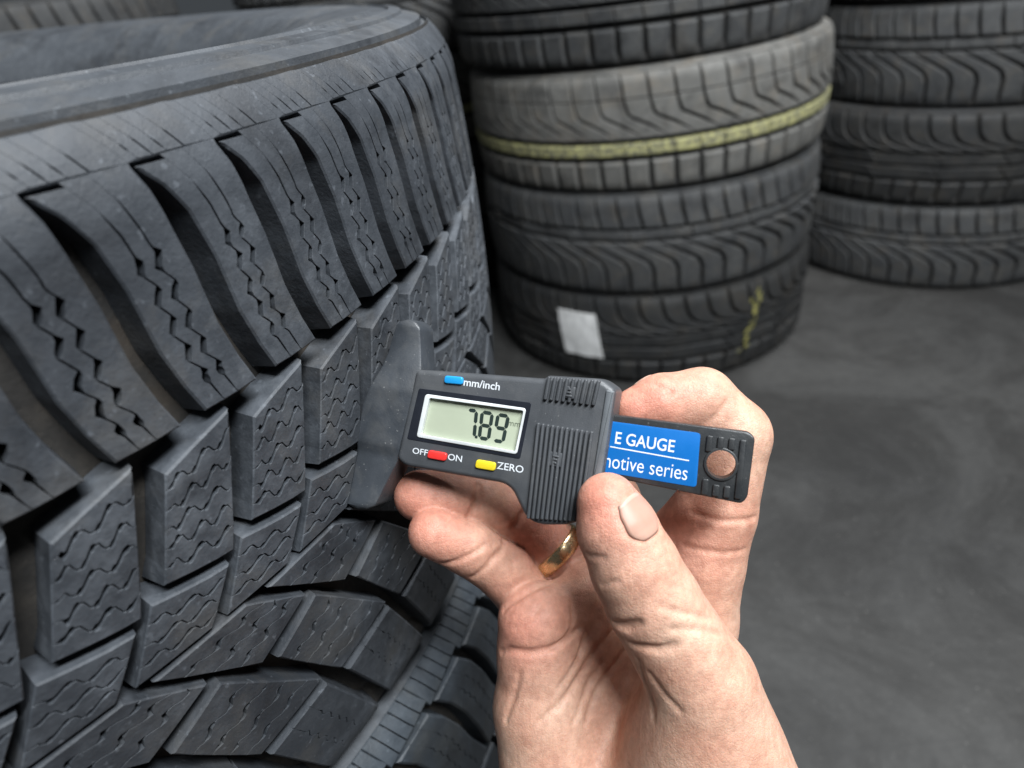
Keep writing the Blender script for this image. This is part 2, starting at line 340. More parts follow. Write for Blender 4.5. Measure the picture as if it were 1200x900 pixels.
def casing_profiles(P, ridges=True):
    e = P.edge
    hs = np.concatenate([np.linspace(-e, -e + 14, 9), np.linspace(-e + 15, e - 15, 30), np.linspace(e - 14, e, 9)])
    t = np.clip((e - np.abs(hs)) / 9.0, 0, 1)
    dep = P.gd * t + 0.2
    pts = []
    for h, d in zip(hs, dep):
        q = P.pos(np.zeros(1), np.array([h]), np.array([d]))[0] / (0.001 * P.S)
        pts.append((q[0], q[2]))
    re = pts[-1][0]; he = pts[-1][1]
    def side(sg):
        s = [(re, he), (re - 0.6, he - 1.6), (re - 2.6, he - 1.2), (re - 3.0, he + 1.4), (re - 8, he + 3.0), (re - 11, he + 3.6), (re - 11.6, he + 4.8), (re - 17, he + 5.6), (re - 18, he + 4.4),
             (re - 26, he + 4.4), (re - 27, he + 5.6), (re - 40, he + 4.5), (re - 55, he + 1.5), (re - 56, he + 2.4), (re - 60, he + 1.6),
             (re - 72, he - 5), (re - 82, he - 13), (re - 88, he - 19), (re - 92, he - 27), (re - 90, he - 33), (re - 76, he - 30), (re - 40, he - 12), (re - 8, he - 16)]
        return [(r, sg * h) for r, h in s]
    return pts, side(1), side(-1)

def build_tyre(tag, label, matrix, P, rows, m_cas, m_side, arc, segs=180, group="tyres in the stacks"):
    """arc = (from, to) degrees of circumference whose blocks are separate objects; the far side is one joined part."""
    t = thing("tyre", label, "tyre", matrix, group)
    pts, s1, s2 = casing_profiles(P)
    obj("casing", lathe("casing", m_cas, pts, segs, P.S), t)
    obj("sidewall", lathe("sidewall", m_side, s1, segs, P.S), t)
    obj("sidewall", lathe("sidewall", m_side, s2, segs, P.S), t)
    restV, restF, nv = [], [], 0
    mrest = None
    for row in rows:
        n = row['N']; pitch = 360.0 / n; ph = row.get('phase', 0.0)
        meshes = []
        for var in row['variants']:
            kw = dict(row.get('kw', {})); kw.update(var)
            meshes.append(block_mesh(row['name'], row['mat'], P, row['a'], row['b'], **kw))
        lowV, lowF = block_arrays(P, row['a'], row['b'], n=5, bevel=row.get('kw', {}).get('bevel', 0.7))
        mrest = mrest or row['mat']
        for i in range(n):
            ang = ph + i * pitch
            ctr = (row['a'][0][0] + row['b'][0][0]) / 2 + ang
            rel = (ctr - arc[0]) % 360.0
            if rel <= (arc[1] - arc[0]):
                o = obj(row['name'], meshes[(i * 7 + i // 3) % len(meshes)], t)
                o.rotation_euler = (0, 0, rad(ang))
            else:
                c, s = math.cos(rad(ang)), math.sin(rad(ang))
                R3 = np.array([[c, -s, 0], [s, c, 0], [0, 0, 1]])
                restV.append(lowV @ R3.T); restF += [tuple(x + nv for x in f) for f in lowF]; nv += len(lowV)
    if restV:
        me = new_mesh("far_tread", np.concatenate(restV), restF, mrest); fix_normals(me)
        o = obj("far_tread", me, t); o["kind"] = "stuff"
    return t

def par(curve, pitch, gap, R, h_lo=None):
    """Edges of a block lying between two copies of one lateral groove. gap: (h, mm) table."""
    k = 180 / math.pi / R
    g = lambda h: np.interp(h, [x[0] for x in gap], [x[1] for x in gap]) * k
    a = [(s + g(h) / 2, h) for s, h in curve]; b = [(s + pitch - g(h) / 2, h) for s, h in curve]
    return a, b

# ---- the big winter tyre under the gauge
PM = Profile(355.7, 94.0, 32.0, 5.0, 117.5, 9.2, 0.96, 1.1)
def sipe(u, amp, waves, v0=0.0, v1=1.0, gmax=1.05, gmin=0.26, ph=0.0): return (u, amp, waves, v0, v1, gmax, gmin, ph)

def main_rows():
    rows = []
    p1 = 3.6
    c1 = [(-29.3, 97.2), (-28.75, 92), (-28.4, 86), (-28.1, 76), (-27.95, 63), (-27.6, 54), (-27.2, 47)]
    a, b = par(c1, p1, [(47, 6.4), (84, 5.8), (90, 4.2), (94, 2.0), (97.2, 0.1)], 342.9)
    def zz(w, q, ph, g): return [sipe(0.34, q, w, 0.13, 1.0, g, 0.45, ph), sipe(0.60, q, w, 0.09, 1.0, g, 0.4, ph + 0.04)]
    var = [zz(8.0, 1.0, 0.1, 1.6), zz(7.0, 1.1, 0.5, 1.7), zz(9.0, 0.9, 0.8, 1.5), zz(8.0, 1.05, 0.35, 1.6)]
    rows.append(dict(name="shoulder_block", N=100, a=a, b=b, mat=M_TREAD, phase=0.0,
                     kw=dict(n=50, bevel=0.5, flare=0.8, end0=[1.4, 0.0, 0.0], end_bevel=0.012), variants=[dict(sipes=v) for v in var]))
    # the strip above it: plain rubber with short straight sipes
    c0 = [(-30.25, 105.2), (-30.1, 104.0), (-29.7, 101.0), (-29.3, 97.22)]
    a, b = par(c0, p1, [(97, 0.05), (107, 0.05)], 342.9)
    ss = [sipe(u, 0.0, 1, 0.52 + o, e, 0.36, 0.36) for u, o, e in ((0.12, .08, .8), (0.28, .0, .95), (0.44, .1, .9), (0.64, .0, 1.0))]
    rows.append(dict(name="shoulder_edge_block", N=100, a=a, b=b, mat=M_TREAD, phase=0.0, kw=dict(n=16, bevel=0.012, flare=0.02, depth=4.0, sdepth=1.2),
                     variants=[dict(sipes=ss)]))
    # second row: blocks with stepped sipes running round the tyre
    top = [(-31.6, 39.3), (-30.4, 41.5), (-29.2, 43.4), (-28.4, 44.6)]
    bot = [(-33.25, 15.6), (-32.1, 13.9), (-31.1, 12.6), (-30.3, 11.9)]
    va = [[sipe(u, 1.25, 2.5 + 0.5 * (j % 2), 0.03, 0.97, 1.7, 0.42, ph + 0.3 * j) for j, u in enumerate((0.15, 0.33, 0.5, 0.67, 0.84))] for ph in (0.0, 0.4, 0.7)]
    rows.append(dict(name="inner_block", N=88, a=top, b=bot, mat=M_TREAD, phase=0.0, kw=dict(n=34, bevel=0.5, flare=0.8),
                     variants=[dict(sipes=s) for s in va]))
    top = [(-33.95, 13.6), (-32.8, 11.8), (-31.7, 10.3), (-30.7, 9.4)]
    bot = [(-35.65, -3.4), (-34.3, -3.4), (-33.2, -3.4), (-32.3, -3.4)]
    va = [[sipe(u, 1.0, 2.5, 0.04, 0.96, 1.4, 0.4, ph + 0.4 * j) for j, u in enumerate((0.24, 0.5, 0.76))] for ph in (0.1, 0.6)]
    rows.append(dict(name="centre_block", N=88, a=top, b=bot, mat=M_TREAD, phase=0.0, kw=dict(n=30, bevel=0.45, flare=0.7),
                     variants=[dict(sipes=s) for s in va]))
    # lower half: blocks between sweeping lateral grooves
    L = np.array([(-38.9, -3.0), (-38.0, -8.1), (-36.6, -13.8), (-34.6, -22.0), (-32.7, -31.5), (-31.25, -43.0), (-30.2, -55.0), (-28.9, -70.3), (-27.1, -91.8), (-25.9, -106.0)])
    lt = lambda h: float(np.interp(-h, -L[:, 1], L[:, 0]))
    p2 = 360.0 / 65
    def quad(hl0, hr0, hl1, hr1, gl, m=6):
        """block between groove L shifted back by one pitch (left) and L (right)"""
        g = gl * 180 / math.pi / 342.9
        lft = [(lt(h) - p2 + g / 2, h) for h in np.linspace(hl0, hl1, m)]
        rgt = [(lt(h) - g / 2, h) for h in np.linspace(hr0, hr1, m)]
        return lft, rgt
    # row 4: narrow centre wedge
    l, r = quad(-8.6, -4.6, -25.6, -17.2, 3.2)
    top = [(l[0][0] - 0.1, l[0][1] + 3.4), ((l[0][0] + r[0][0]) / 2, -4.7), r[0]]; bot = [l[-1], r[-1]]
    va = [[sipe(u, 1.1, 3.0, 0.03, 0.97, 1.3, 0.35, ph + 0.4 * j) for j, u in enumerate((0.24, 0.5, 0.76))] for ph in (0.0, 0.5)]
    rows.append(dict(name="wedge_block", N=65, a=top, b=bot, mat=M_TREAD, phase=0.0, kw=dict(n=20, bevel=0.45, flare=0.6),
                     variants=[dict(sipes=s) for s in va]))
    # row 5
    l, r = quad(-28.6, -20.0, -55.8, -51.4, 5.4, 2)
    top = [l[0], r[0]]; bot = [l[-1], r[-1]]
    va = [[sipe(u, 0.9, 2.5, 0.05, 0.95, 1.3, 0.3, ph + 0.35 * j) for j, u in enumerate((0.2, 0.4, 0.6, 0.8))] for ph in (0.0, 0.45, 0.7)]
    rows.append(dict(name="middle_block", N=65, a=top, b=bot, mat=M_TREAD, phase=0.0, kw=dict(n=32, bevel=0.55, flare=0.7),
                     variants=[dict(sipes=s) for s in va]))
    # row 6: lower shoulder
    l, r = quad(-59.6, -55.2, -106.0, -106.0, 6.8, 12)
    va = [[sipe(0.36, 0.8, 9, 0.05, 0.7, 0.5, 0.12, ph), sipe(0.66, 0.8, 9, 0.05, 0.7, 0.5, 0.12, ph + 0.4)] for ph in (0.0, 0.5)]
    rows.append(dict(name="lower_shoulder_block", N=65, a=l, b=r, mat=M_TREAD, phase=0.0, kw=dict(n=36, bevel=0.6, flare=0.8),
                     variants=[dict(sipes=s) for s in va]))
    for r in rows:      # measured on a first tyre of 686 mm, carried over to the final size
        for k in 'ab': r[k] = [(t + 1.25 + 0.0045 * h, h * 1.108) for t, h in r[k]]
    return rows
TM = mat4(TYRE_M)
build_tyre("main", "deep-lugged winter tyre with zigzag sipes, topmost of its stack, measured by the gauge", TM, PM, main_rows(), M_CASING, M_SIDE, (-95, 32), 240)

# ---- the tyre below it and the rest of that stack
def lower_rows():
    P = PL; rows = []
    n = 74; p = 360.0 / n
    c = [(0, 96), (1.2, 85), (2.3, 70), (3.2, 52), (4.4, 30)]
    a, b = par(c, p, [(96, 2.0), (85, 6.5), (30, 6.5)], P.R)
    ss = [sipe(0.36, 0.6, 9, 0.12, 0.95, 0.5, 0.1), sipe(0.66, 0.6, 9, 0.12, 0.95, 0.5, 0.1, 0.4)]
    rows.append(dict(name="shoulder_block", N=n, a=a, b=b, mat=M_LOWER, kw=dict(n=30, bevel=0.9), variants=[dict(sipes=ss)]))
    c = [(-0.6, 108), (-0.3, 103), (0, 97.0)]
    a, b = par(c, p, [(97, 0.4), (108, 0.4)], P.R)
    b[-1] = (b[-1][0], 99.5)
    rs = [sipe(u, 0.0, 1, -0.2, 1.2, 0.5, 0.5) for u in (0.2, 0.4, 0.6, 0.8)]
    rows.append(dict(name="shoulder_edge_block", N=n, a=a, b=b, mat=M_LOWER, kw=dict(n=8, bevel=0.3, flare=0.1, depth=2.5, sdepth=0.5), variants=[dict(sipes=rs)]))
    for h0, h1, s0 in ((24, -8, 5.6), (-14, -46, 5.0)):
        a, b = par([(s0, h0), (s0 + 1.5, h1)], p, [(-100, 4), (100, 4)], P.R)
        rows.append(dict(name="centre_block", N=n, a=a, b=b, mat=M_LOWER, kw=dict(n=10), variants=[{}]))
    a, b = par([(4, -52), (2.5, -80), (1, -106)], p, [(-106, 6), (-52, 5)], P.R)
    rows.append(dict(name="lower_shoulder_block", N=n, a=a, b=b, mat=M_LOWER, kw=dict(n=14), variants=[{}]))
    for r in rows:
        for k in 'ab': r[k] = [(t, h * 1.108) for t, h in r[k]]
    return rows
PL = Profile(358.0, 94.0, 32.0, 5.0, 117.5, 9.2, 0.96, 1.1)

def tilt_matrix(loc, tx, ty, rot=0.0):
    n = Vector((math.sin(tx), math.sin(ty), 0)); n.z = math.sqrt(1 - n.x ** 2 - n.y ** 2)
    e1 = Vector((1, 0, 0)); e1 -= n * n.dot(e1); e1.normalize(); e2 = n.cross(e1)
    m = Matrix(((e1.x, e2.x, n.x, loc[0]), (e1.y, e2.y, n.y, loc[1]), (e1.z, e2.z, n.z, loc[2]), (0, 0, 0, 1)))
    return m @ Matrix.Rotation(rad(rot), 4, 'Z')
c0 = TM.translation; nax = TM.to_3x3().col[2]
c1 = c0 - nax * 0.236 + Vector((0.003, -0.002, 0))
build_tyre("lower", "blue-grey tyre lying directly under the winter tyre being measured", tilt_matrix(c1, 0.02, 0.005, 1.0), PL, lower_rows(), M_CASING, M_SIDE, (-95, 32), 200)
c2 = c1 - Vector((0.004, 0.0, 0.2335))
build_tyre("floor", "tyre on the floor at the bottom of the winter tyre's stack", tilt_matrix((c2.x, c2.y, 0.1165), 0.0, 0.0, 2.0), PL, lower_rows()[:1], M_CASING, M_SIDE, (-95, 32), 120)

# ---- background stack: three different worn tyres and one more on top
PB = Profile(326.7, 70.0, 22.0, 4.0, 86.0, 8.0, 1.0)
R0 = 326.7
def rows_yellow(mat, stripe):
    n = 52; p = 360.0 / n; rows = []
    cc = [(0, 86), (0.5, 72), (0.9, 52)]
    a, b = par(cc, p, [(52, 4.2), (78, 3.6), (86, 1.5)], R0)
    rows.append(dict(name="shoulder_block", N=n, a=a, b=b, mat=mat, kw=dict(n=9, bevel=1.0), variants=[{}]))
    cc = [(0.95, 50.6), (1.6, 36), (2.2, 28), (3.4, 24), (7, 14), (12.5, -5)]
    a, b = par(cc, p, [(-5, 1.0), (0, 8.0), (14, 11.0), (24, 12.0), (28, 6.0), (36, 4.6), (52, 4.2)], R0)
    rows.append(dict(name="chevron_block", N=n, a=a, b=b, mat=mat, kw=dict(n=26, bevel=0.8), variants=[{}]))
    a, b = par([(0, -13.5), (0.5, -31)], p, [(-60, 1.6), (0, 1.6)], R0)
    rows.append(dict(name="rib_block", N=n, a=a, b=b, mat=stripe, kw=dict(n=4, bevel=1.2), variants=[{}]))
    a, b = par([(0.6, -41), (0.7, -65), (0.9, -86)], p, [(-86, 8.0), (-41, 6.5)], R0)
    rows.append(dict(name="lower_shoulder_block", N=n, a=a, b=b, mat=mat, kw=dict(n=8, bevel=2.6), variants=[{}]))
    return rows
def rows_ribbed(mat):
    n = 58; p = 360.0 / n; rows = []
    cc = [(0, 86), (0.2, 72), (0.6, 56), (1.6, 34)]
    a, b = par(cc, p, [(34, 4.5), (50, 6.5), (70, 4.0), (86, 0.8)], R0)
    rows.append(dict(name="shoulder_block", N=n, a=a, b=b, mat=mat, kw=dict(n=12, bevel=1.6), variants=[{}]))
    a, b = par([(0, 28), (0.3, 14)], 360 / 20, [(-60, 1.6), (60, 1.6)], R0)
    rows.append(dict(name="rib_block", N=20, a=a, b=b, mat=mat, kw=dict(n=4, bevel=1.4), variants=[{}]))
    n = 50; p = 360.0 / n
    cc = [(-13, 8), (-8, -6), (-3.4, -20), (-1.2, -29), (-0.2, -42), (0, -64), (0, -86)]
    a, b = par(cc, p, [(-86, 6.0), (-46, 5.5), (-30, 7.0), (-20, 12.0), (-6, 11.0), (8, 6.0)], R0)
    rows.append(dict(name="chevron_block", N=n, a=a, b=b, mat=mat, kw=dict(n=20, bevel=1.6), variants=[{}]))
    return rows
def rows_swept(mat):
    n = 50; p = 360.0 / n; rows = []
    cc = [(0, 86), (0.3, 68), (1.2, 50), (3.2, 36), (7, 27), (14, 18)]
    a, b = par(cc, p, [(18, 4), (27, 12), (36, 9.0), (50, 6.0), (86, 4.5)], R0)
    rows.append(dict(name="shoulder_block", N=n, a=a, b=b, mat=mat, kw=dict(n=18, bevel=1.8), variants=[{}]))
    for h0, h1, q in ((11, -8, 18), (-14, -36, 18)):
        a, b = par([(0, h0), (3.0, h1)], 360 / q, [(-60, 2.0), (60, 2.0)], R0)
        rows.append(dict(name="rib_block", N=q, a=a, b=b, mat=mat, kw=dict(n=5, bevel=1.2), variants=[{}]))
    a, b = par([(0, -44), (-0.6, -68), (-1.0, -86)], p, [(-86, 7.5), (-44, 6.0)], R0)
    rows.append(dict(name="lower_shoulder_block", N=n, a=a, b=b, mat=mat, kw=dict(n=8, bevel=2.4), variants=[{}]))
    return rows

WT = 0.1835
Z0 = 0.0925
ARC = (-205, 0)
BX, BY = 0.326, 1.352
def bt(k, dx=0.0, dy=0.0, rot=0.0, tx=-0.012, ty=0.0): return tilt_matrix((BX + dx - 0.012 * k * WT, BY + dy, Z0 + k * WT), tx, ty, rot)
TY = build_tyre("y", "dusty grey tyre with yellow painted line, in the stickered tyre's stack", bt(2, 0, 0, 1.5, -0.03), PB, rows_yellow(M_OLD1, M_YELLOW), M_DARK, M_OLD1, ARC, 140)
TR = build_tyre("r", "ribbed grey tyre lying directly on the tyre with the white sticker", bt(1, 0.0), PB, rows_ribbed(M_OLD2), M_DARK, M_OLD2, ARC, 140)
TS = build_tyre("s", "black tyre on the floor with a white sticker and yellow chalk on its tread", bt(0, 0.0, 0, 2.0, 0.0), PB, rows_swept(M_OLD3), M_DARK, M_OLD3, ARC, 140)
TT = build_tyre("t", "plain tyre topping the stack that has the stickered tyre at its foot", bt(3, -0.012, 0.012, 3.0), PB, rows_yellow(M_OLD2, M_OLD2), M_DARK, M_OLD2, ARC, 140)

# the white sticker and chalk marks on the lowest tyre are stuck to it: parts
def surface_patch(name, mat, parent, P, th0, th1, h0, h1, off, nu=10, nv=8, skew=0.0, jit=0.0):
    V, Fc = [], []
    for i in range(nu + 1):
        for j in range(nv + 1):
            u, v = i / nu, j / nv
            th = th0 + (th1 - th0) * u + skew * v; h = h0 + (h1 - h0) * v
            q = P.pos(np.array([rad(th)]), np.array([h]), np.array([-off - jit * rng.random()]))[0]
            V.append(q)
    m = len(V)
    for i in range(nu + 1):
        for j in range(nv + 1):
            u, v = i / nu, j / nv
            th = th0 + (th1 - th0) * u + skew * v; h = h0 + (h1 - h0) * v
            V.append(P.pos(np.array([rad(th)]), np.array([h]), np.array([-off + 0.4]))[0])
    for i in range(nu):
        for j in range(nv):
            q = i * (nv + 1) + j
            Fc.append((q, q + nv + 1, q + nv + 2, q + 1)); Fc.append((m + q, m + q + 1, m + q + nv + 2, m + q + nv + 1))
    rim = [i * (nv + 1) for i in range(nu + 1)] + [nu * (nv + 1) + j for j in range(1, nv + 1)] + [i * (nv + 1) + nv for i in range(nu - 1, -1, -1)] + list(range(nv - 1, 0, -1))
    for q in range(len(rim)):
        x, y = rim[q], rim[(q + 1) % len(rim)]
        Fc.append((x, y, m + y, m + x))
    me = new_mesh(name, V, Fc, mat); fix_normals(me)
    me.polygons.foreach_set("use_smooth", [True] * len(me.polygons)); me.set_sharp_from_angle(angle=rad(40))
    return obj(name, me, parent)
st = surface_patch("sticker", M_STICKER, TS, PB, STK[0], STK[1], STK[2], STK[3], 1.0, skew=STK[4], jit=2.4)
st["label"] = "crumpled white paper sticker on the tread"
for k in range(22):      # broken strokes of yellow marking chalk
    h = 74 - 5.6 * k + rng.uniform(-4, 4); c = CHK - 0.19 * k + rng.gauss(0, 0.8); w = rng.uniform(0.5, 1.7)
    surface_patch("chalk_stroke", M_CHALK, TS, PB, c, c + w, h, h - rng.uniform(4, 9), 0.25, 3, 3, skew=rng.uniform(-.9, .5), jit=0.2)

def far_stack(matrix_list, src_list, labels):
    """copies of the finished tyres for the other stacks"""
    for mtx, src, lab in zip(matrix_list, src_list, labels):
        r = src.copy(); COL.objects.link(r); r.matrix_world = mtx; r["label"] = lab; r["group"] = "tyres in the stacks"
        for ch in list(src.children):
            if ch.name.startswith(("sticker", "chalk")): continue
            c = ch.copy(); COL.objects.link(c); c.parent = r

def stack_at(x, y, srcs, labels, step):
    far_stack([tilt_matrix((x + rng.uniform(-.012, .012), y + rng.uniform(-.012, .012), Z0 + k * WT), 0.0, 0.0, step * k) for k in range(len(srcs))], srcs, labels)
stack_at(-0.20, 1.83, [TS, TR, TY, TR],
          ["black floor tyre of the stack standing behind the winter tyre", "ribbed tyre second from the floor in the stack behind the winter tyre",
           "yellow-lined tyre in the stack behind the winter tyre", "top ribbed tyre of the stack behind the winter tyre"], 11)
stack_at(1.06, 1.55, [TR, TS, TR, TT],
          ["ribbed floor tyre of the stack beside the stickered tyre's stack", "black tyre second from the floor in the stack beside the stickered tyre's",
           "ribbed tyre third from the floor in the stack beside the stickered tyre's", "top tyre of the stack beside the stickered tyre's stack"], 17)
stack_at(0.47, 2.12, [TS, TT, TR, TS],
          ["floor tyre of the shaded stack behind the stickered stack", "second tyre of the shaded stack behind the stickered stack",
           "third tyre of the shaded stack behind the stickered stack", "top tyre of the shaded stack behind the stickered stack"], 23)
stack_at(1.25, 2.25, [TT, TR, TS, TT],
          ["floor tyre of the farthest corner stack", "second tyre of the farthest corner stack",
           "third tyre of the farthest corner stack", "top tyre of the farthest corner stack"], 29)
stack_at(-0.95, 1.70, [TR, TT, TS, TR],
          ["floor tyre of the side stack behind the winter tyre", "second tyre of the side stack behind the winter tyre",
           "third tyre of the side stack behind the winter tyre", "top tyre of the side stack behind the winter tyre"], 31)

# ------------------------------------------------------------------ the gauge
M_BODY = plastic("gauge_plastic", (0.056, 0.060, 0.066), rough=0.42, speck=0.45)
M_PLATE = plastic("base_plastic", (0.034, 0.039, 0.046), rough=0.42, vary=0.25, speck=0.5)
M_STRIP = plastic("end_strip_plastic", (0.12, 0.13, 0.14), rough=0.4)
M_BLACK = plastic("black_plastic", (0.016, 0.018, 0.020), rough=0.38, speck=0.3)
M_PANEL = plastic("panel_gloss", (0.012, 0.014, 0.020), rough=0.22, gstr=0.00004)
M_BEZEL = plastic("bezel_white", (0.56, 0.58, 0.58), rough=0.35)
M_LCD = plastic("lcd_glass", (0.40, 0.44, 0.33), rough=0.18, gstr=0.0, vary=0.03, coat=0.3)
M_SEG = plastic("lcd_segment", (0.018, 0.030, 0.026), rough=0.3, gstr=0.0)
M_SEGF = plastic("lcd_faint_segment", (0.13, 0.15, 0.11), rough=0.3, gstr=0.0)
M_PRINT = plastic("white_print", (0.62, 0.65, 0.68), rough=0.5, gstr=0.0)
M_BLUE = plastic("blue_button", (0.01, 0.27, 0.62), rough=0.4)
M_RED = plastic("red_button", (0.68, 0.03, 0.025), rough=0.4)
M_YEL = plastic("yellow_button", (0.72, 0.55, 0.02), rough=0.4)
M_LABEL = plastic("blue_label", (0.002, 0.120, 0.40), rough=0.45, gstr=0.00003, vary=0.05, spec=0.25)

def fillet(poly, radii, seg=5):
    out = []; n = len(poly)
    for i in range(n):
        p = np.array(poly[i]); a = np.array(poly[i - 1]); b = np.array(poly[(i + 1) % n])
        r = radii if not isinstance(radii, dict) else radii.get(i, 0.0)
        la, lb = np.linalg.norm(a - p), np.linalg.norm(b - p)
        r = min(r, la * 0.45, lb * 0.45)
        if r <= 0.01: out.append(tuple(p)); continue
        p0 = p + (a - p) / la * r; p1 = p + (b - p) / lb * r
        for q in range(seg + 1):
            t = q / seg
            out.append(tuple((1 - t) ** 2 * p0 + 2 * t * (1 - t) * p + t * t * p1))
    return out

def offset_loop(loop, d):
    loop = np.array(loop, float)
    nx = np.roll(loop, -1, 0) - loop; pv = loop - np.roll(loop, 1, 0)
    f = lambda e: np.stack([e[:, 1], -e[:, 0]], -1) / np.maximum(np.linalg.norm(e, axis=1, keepdims=True), 1e-9)
    nn = f(nx) + f(pv); nn /= np.maximum(np.linalg.norm(nn, axis=1, keepdims=True), 1e-9)
    c = np.clip((nn * f(nx)).sum(1, keepdims=True), 0.6, 1)
    ar = 0.5 * np.sum(loop[:, 0] * np.roll(loop[:, 1], -1) - np.roll(loop[:, 0], -1) * loop[:, 1])
    return loop + nn / c * d * (1 if ar > 0 else -1)

def slab(name, mat, loop, z0, z1, bevel, holes=(), hole_depth=None, hole_floor=True, steps=3, smooth=35):
    """Plate with rounded front rim; loop in mm, holes are loops cut into the front."""
    bm = bmesh.new()
    loop = [tuple(p) for p in loop]
    rings = [(loop, z0)]
    for q in range(steps + 1):
        t = q / steps * math.pi / 2
        rings.append((offset_loop(loop, -bevel * (1 - math.cos(t))), z1 - bevel * (1 - math.sin(t))))
    vr = [[bm.verts.new((x * .001, y * .001, z * .001)) for x, y in lp] for lp, z in rings]
    n = len(loop)
    for A, B in zip(vr, vr[1:]):
        for i in range(n): bm.faces.new((A[i], A[(i + 1) % n], B[(i + 1) % n], B[i]))
    if not holes:
        bm.faces.new(vr[-1])
        bm.faces.new(vr[0][::-1])
    else:
        through = hole_depth is None
        fe = [bm.edges.get((vr[-1][i], vr[-1][(i + 1) % n])) for i in range(n)]
        be = [bm.edges.get((vr[0][i], vr[0][(i + 1) % n])) for i in range(n)]
        for hl in holes:
            m = len(hl)
            zb = z0 if through else z1 - hole_depth
            tv = [bm.verts.new((x * .001, y * .001, z1 * .001)) for x, y in hl]
            bv = [bm.verts.new((x * .001, y * .001, zb * .001)) for x, y in hl]
            for i in range(m):
                j = (i + 1) % m
                bm.faces.new((tv[i], tv[j], bv[j], bv[i]))
                fe.append(bm.edges.get((tv[i], tv[j])))
                if through: be.append(bm.edges.get((bv[i], bv[j])))
            if not through and hole_floor: bm.faces.new(bv)
        bmesh.ops.triangle_fill(bm, use_beauty=True, use_dissolve=False, edges=fe)
        if through: bmesh.ops.triangle_fill(bm, use_beauty=True, use_dissolve=False, edges=be)
        else: bm.faces.new(vr[0][::-1])
    bmesh.ops.recalc_face_normals(bm, faces=bm.faces)
    me = bpy.data.meshes.new(name); bm.to_mesh(me); bm.free()
    me.materials.append(mat)
    me.polygons.foreach_set("use_smooth", [True] * len(me.polygons)); me.set_sharp_from_angle(angle=rad(smooth))
    return me

_FONT_OBJS = []
def lettering(name, text, box, z, mat, parent, bold=0.0, thick=0.06, stretch=True):
    cu = bpy.data.curves.new(name, 'FONT'); cu.body = text; cu.offset = bold; cu.extrude = 0.02
    cu.resolution_u = 4
    tmp = bpy.data.objects.new(name, cu); COL.objects.link(tmp)
    dg = bpy.context.evaluated_depsgraph_get()
    me = bpy.data.meshes.new_from_object(tmp.evaluated_get(dg))
    bpy.data.objects.remove(tmp); bpy.data.curves.remove(cu)
    co = np.zeros(len(me.vertices) * 3); me.vertices.foreach_get("co", co); co = co.reshape(-1, 3)
    mn, mx = co.min(0), co.max(0)
    (x0, y0), (x1, y1) = box
    sx = (x1 - x0) / (mx[0] - mn[0]); sy = (y1 - y0) / (mx[1] - mn[1])
    co[:, 0] = x0 + (co[:, 0] - mn[0]) * sx; co[:, 1] = y0 + (co[:, 1] - mn[1]) * sy
    co[:, 2] = z + (co[:, 2] - mn[2]) / (mx[2] - mn[2]) * thick
    me.vertices.foreach_set("co", (co * .001).ravel()); me.update()
    me.materials.clear(); me.materials.append(mat)
    me.name = name
    return obj(name, me, parent)

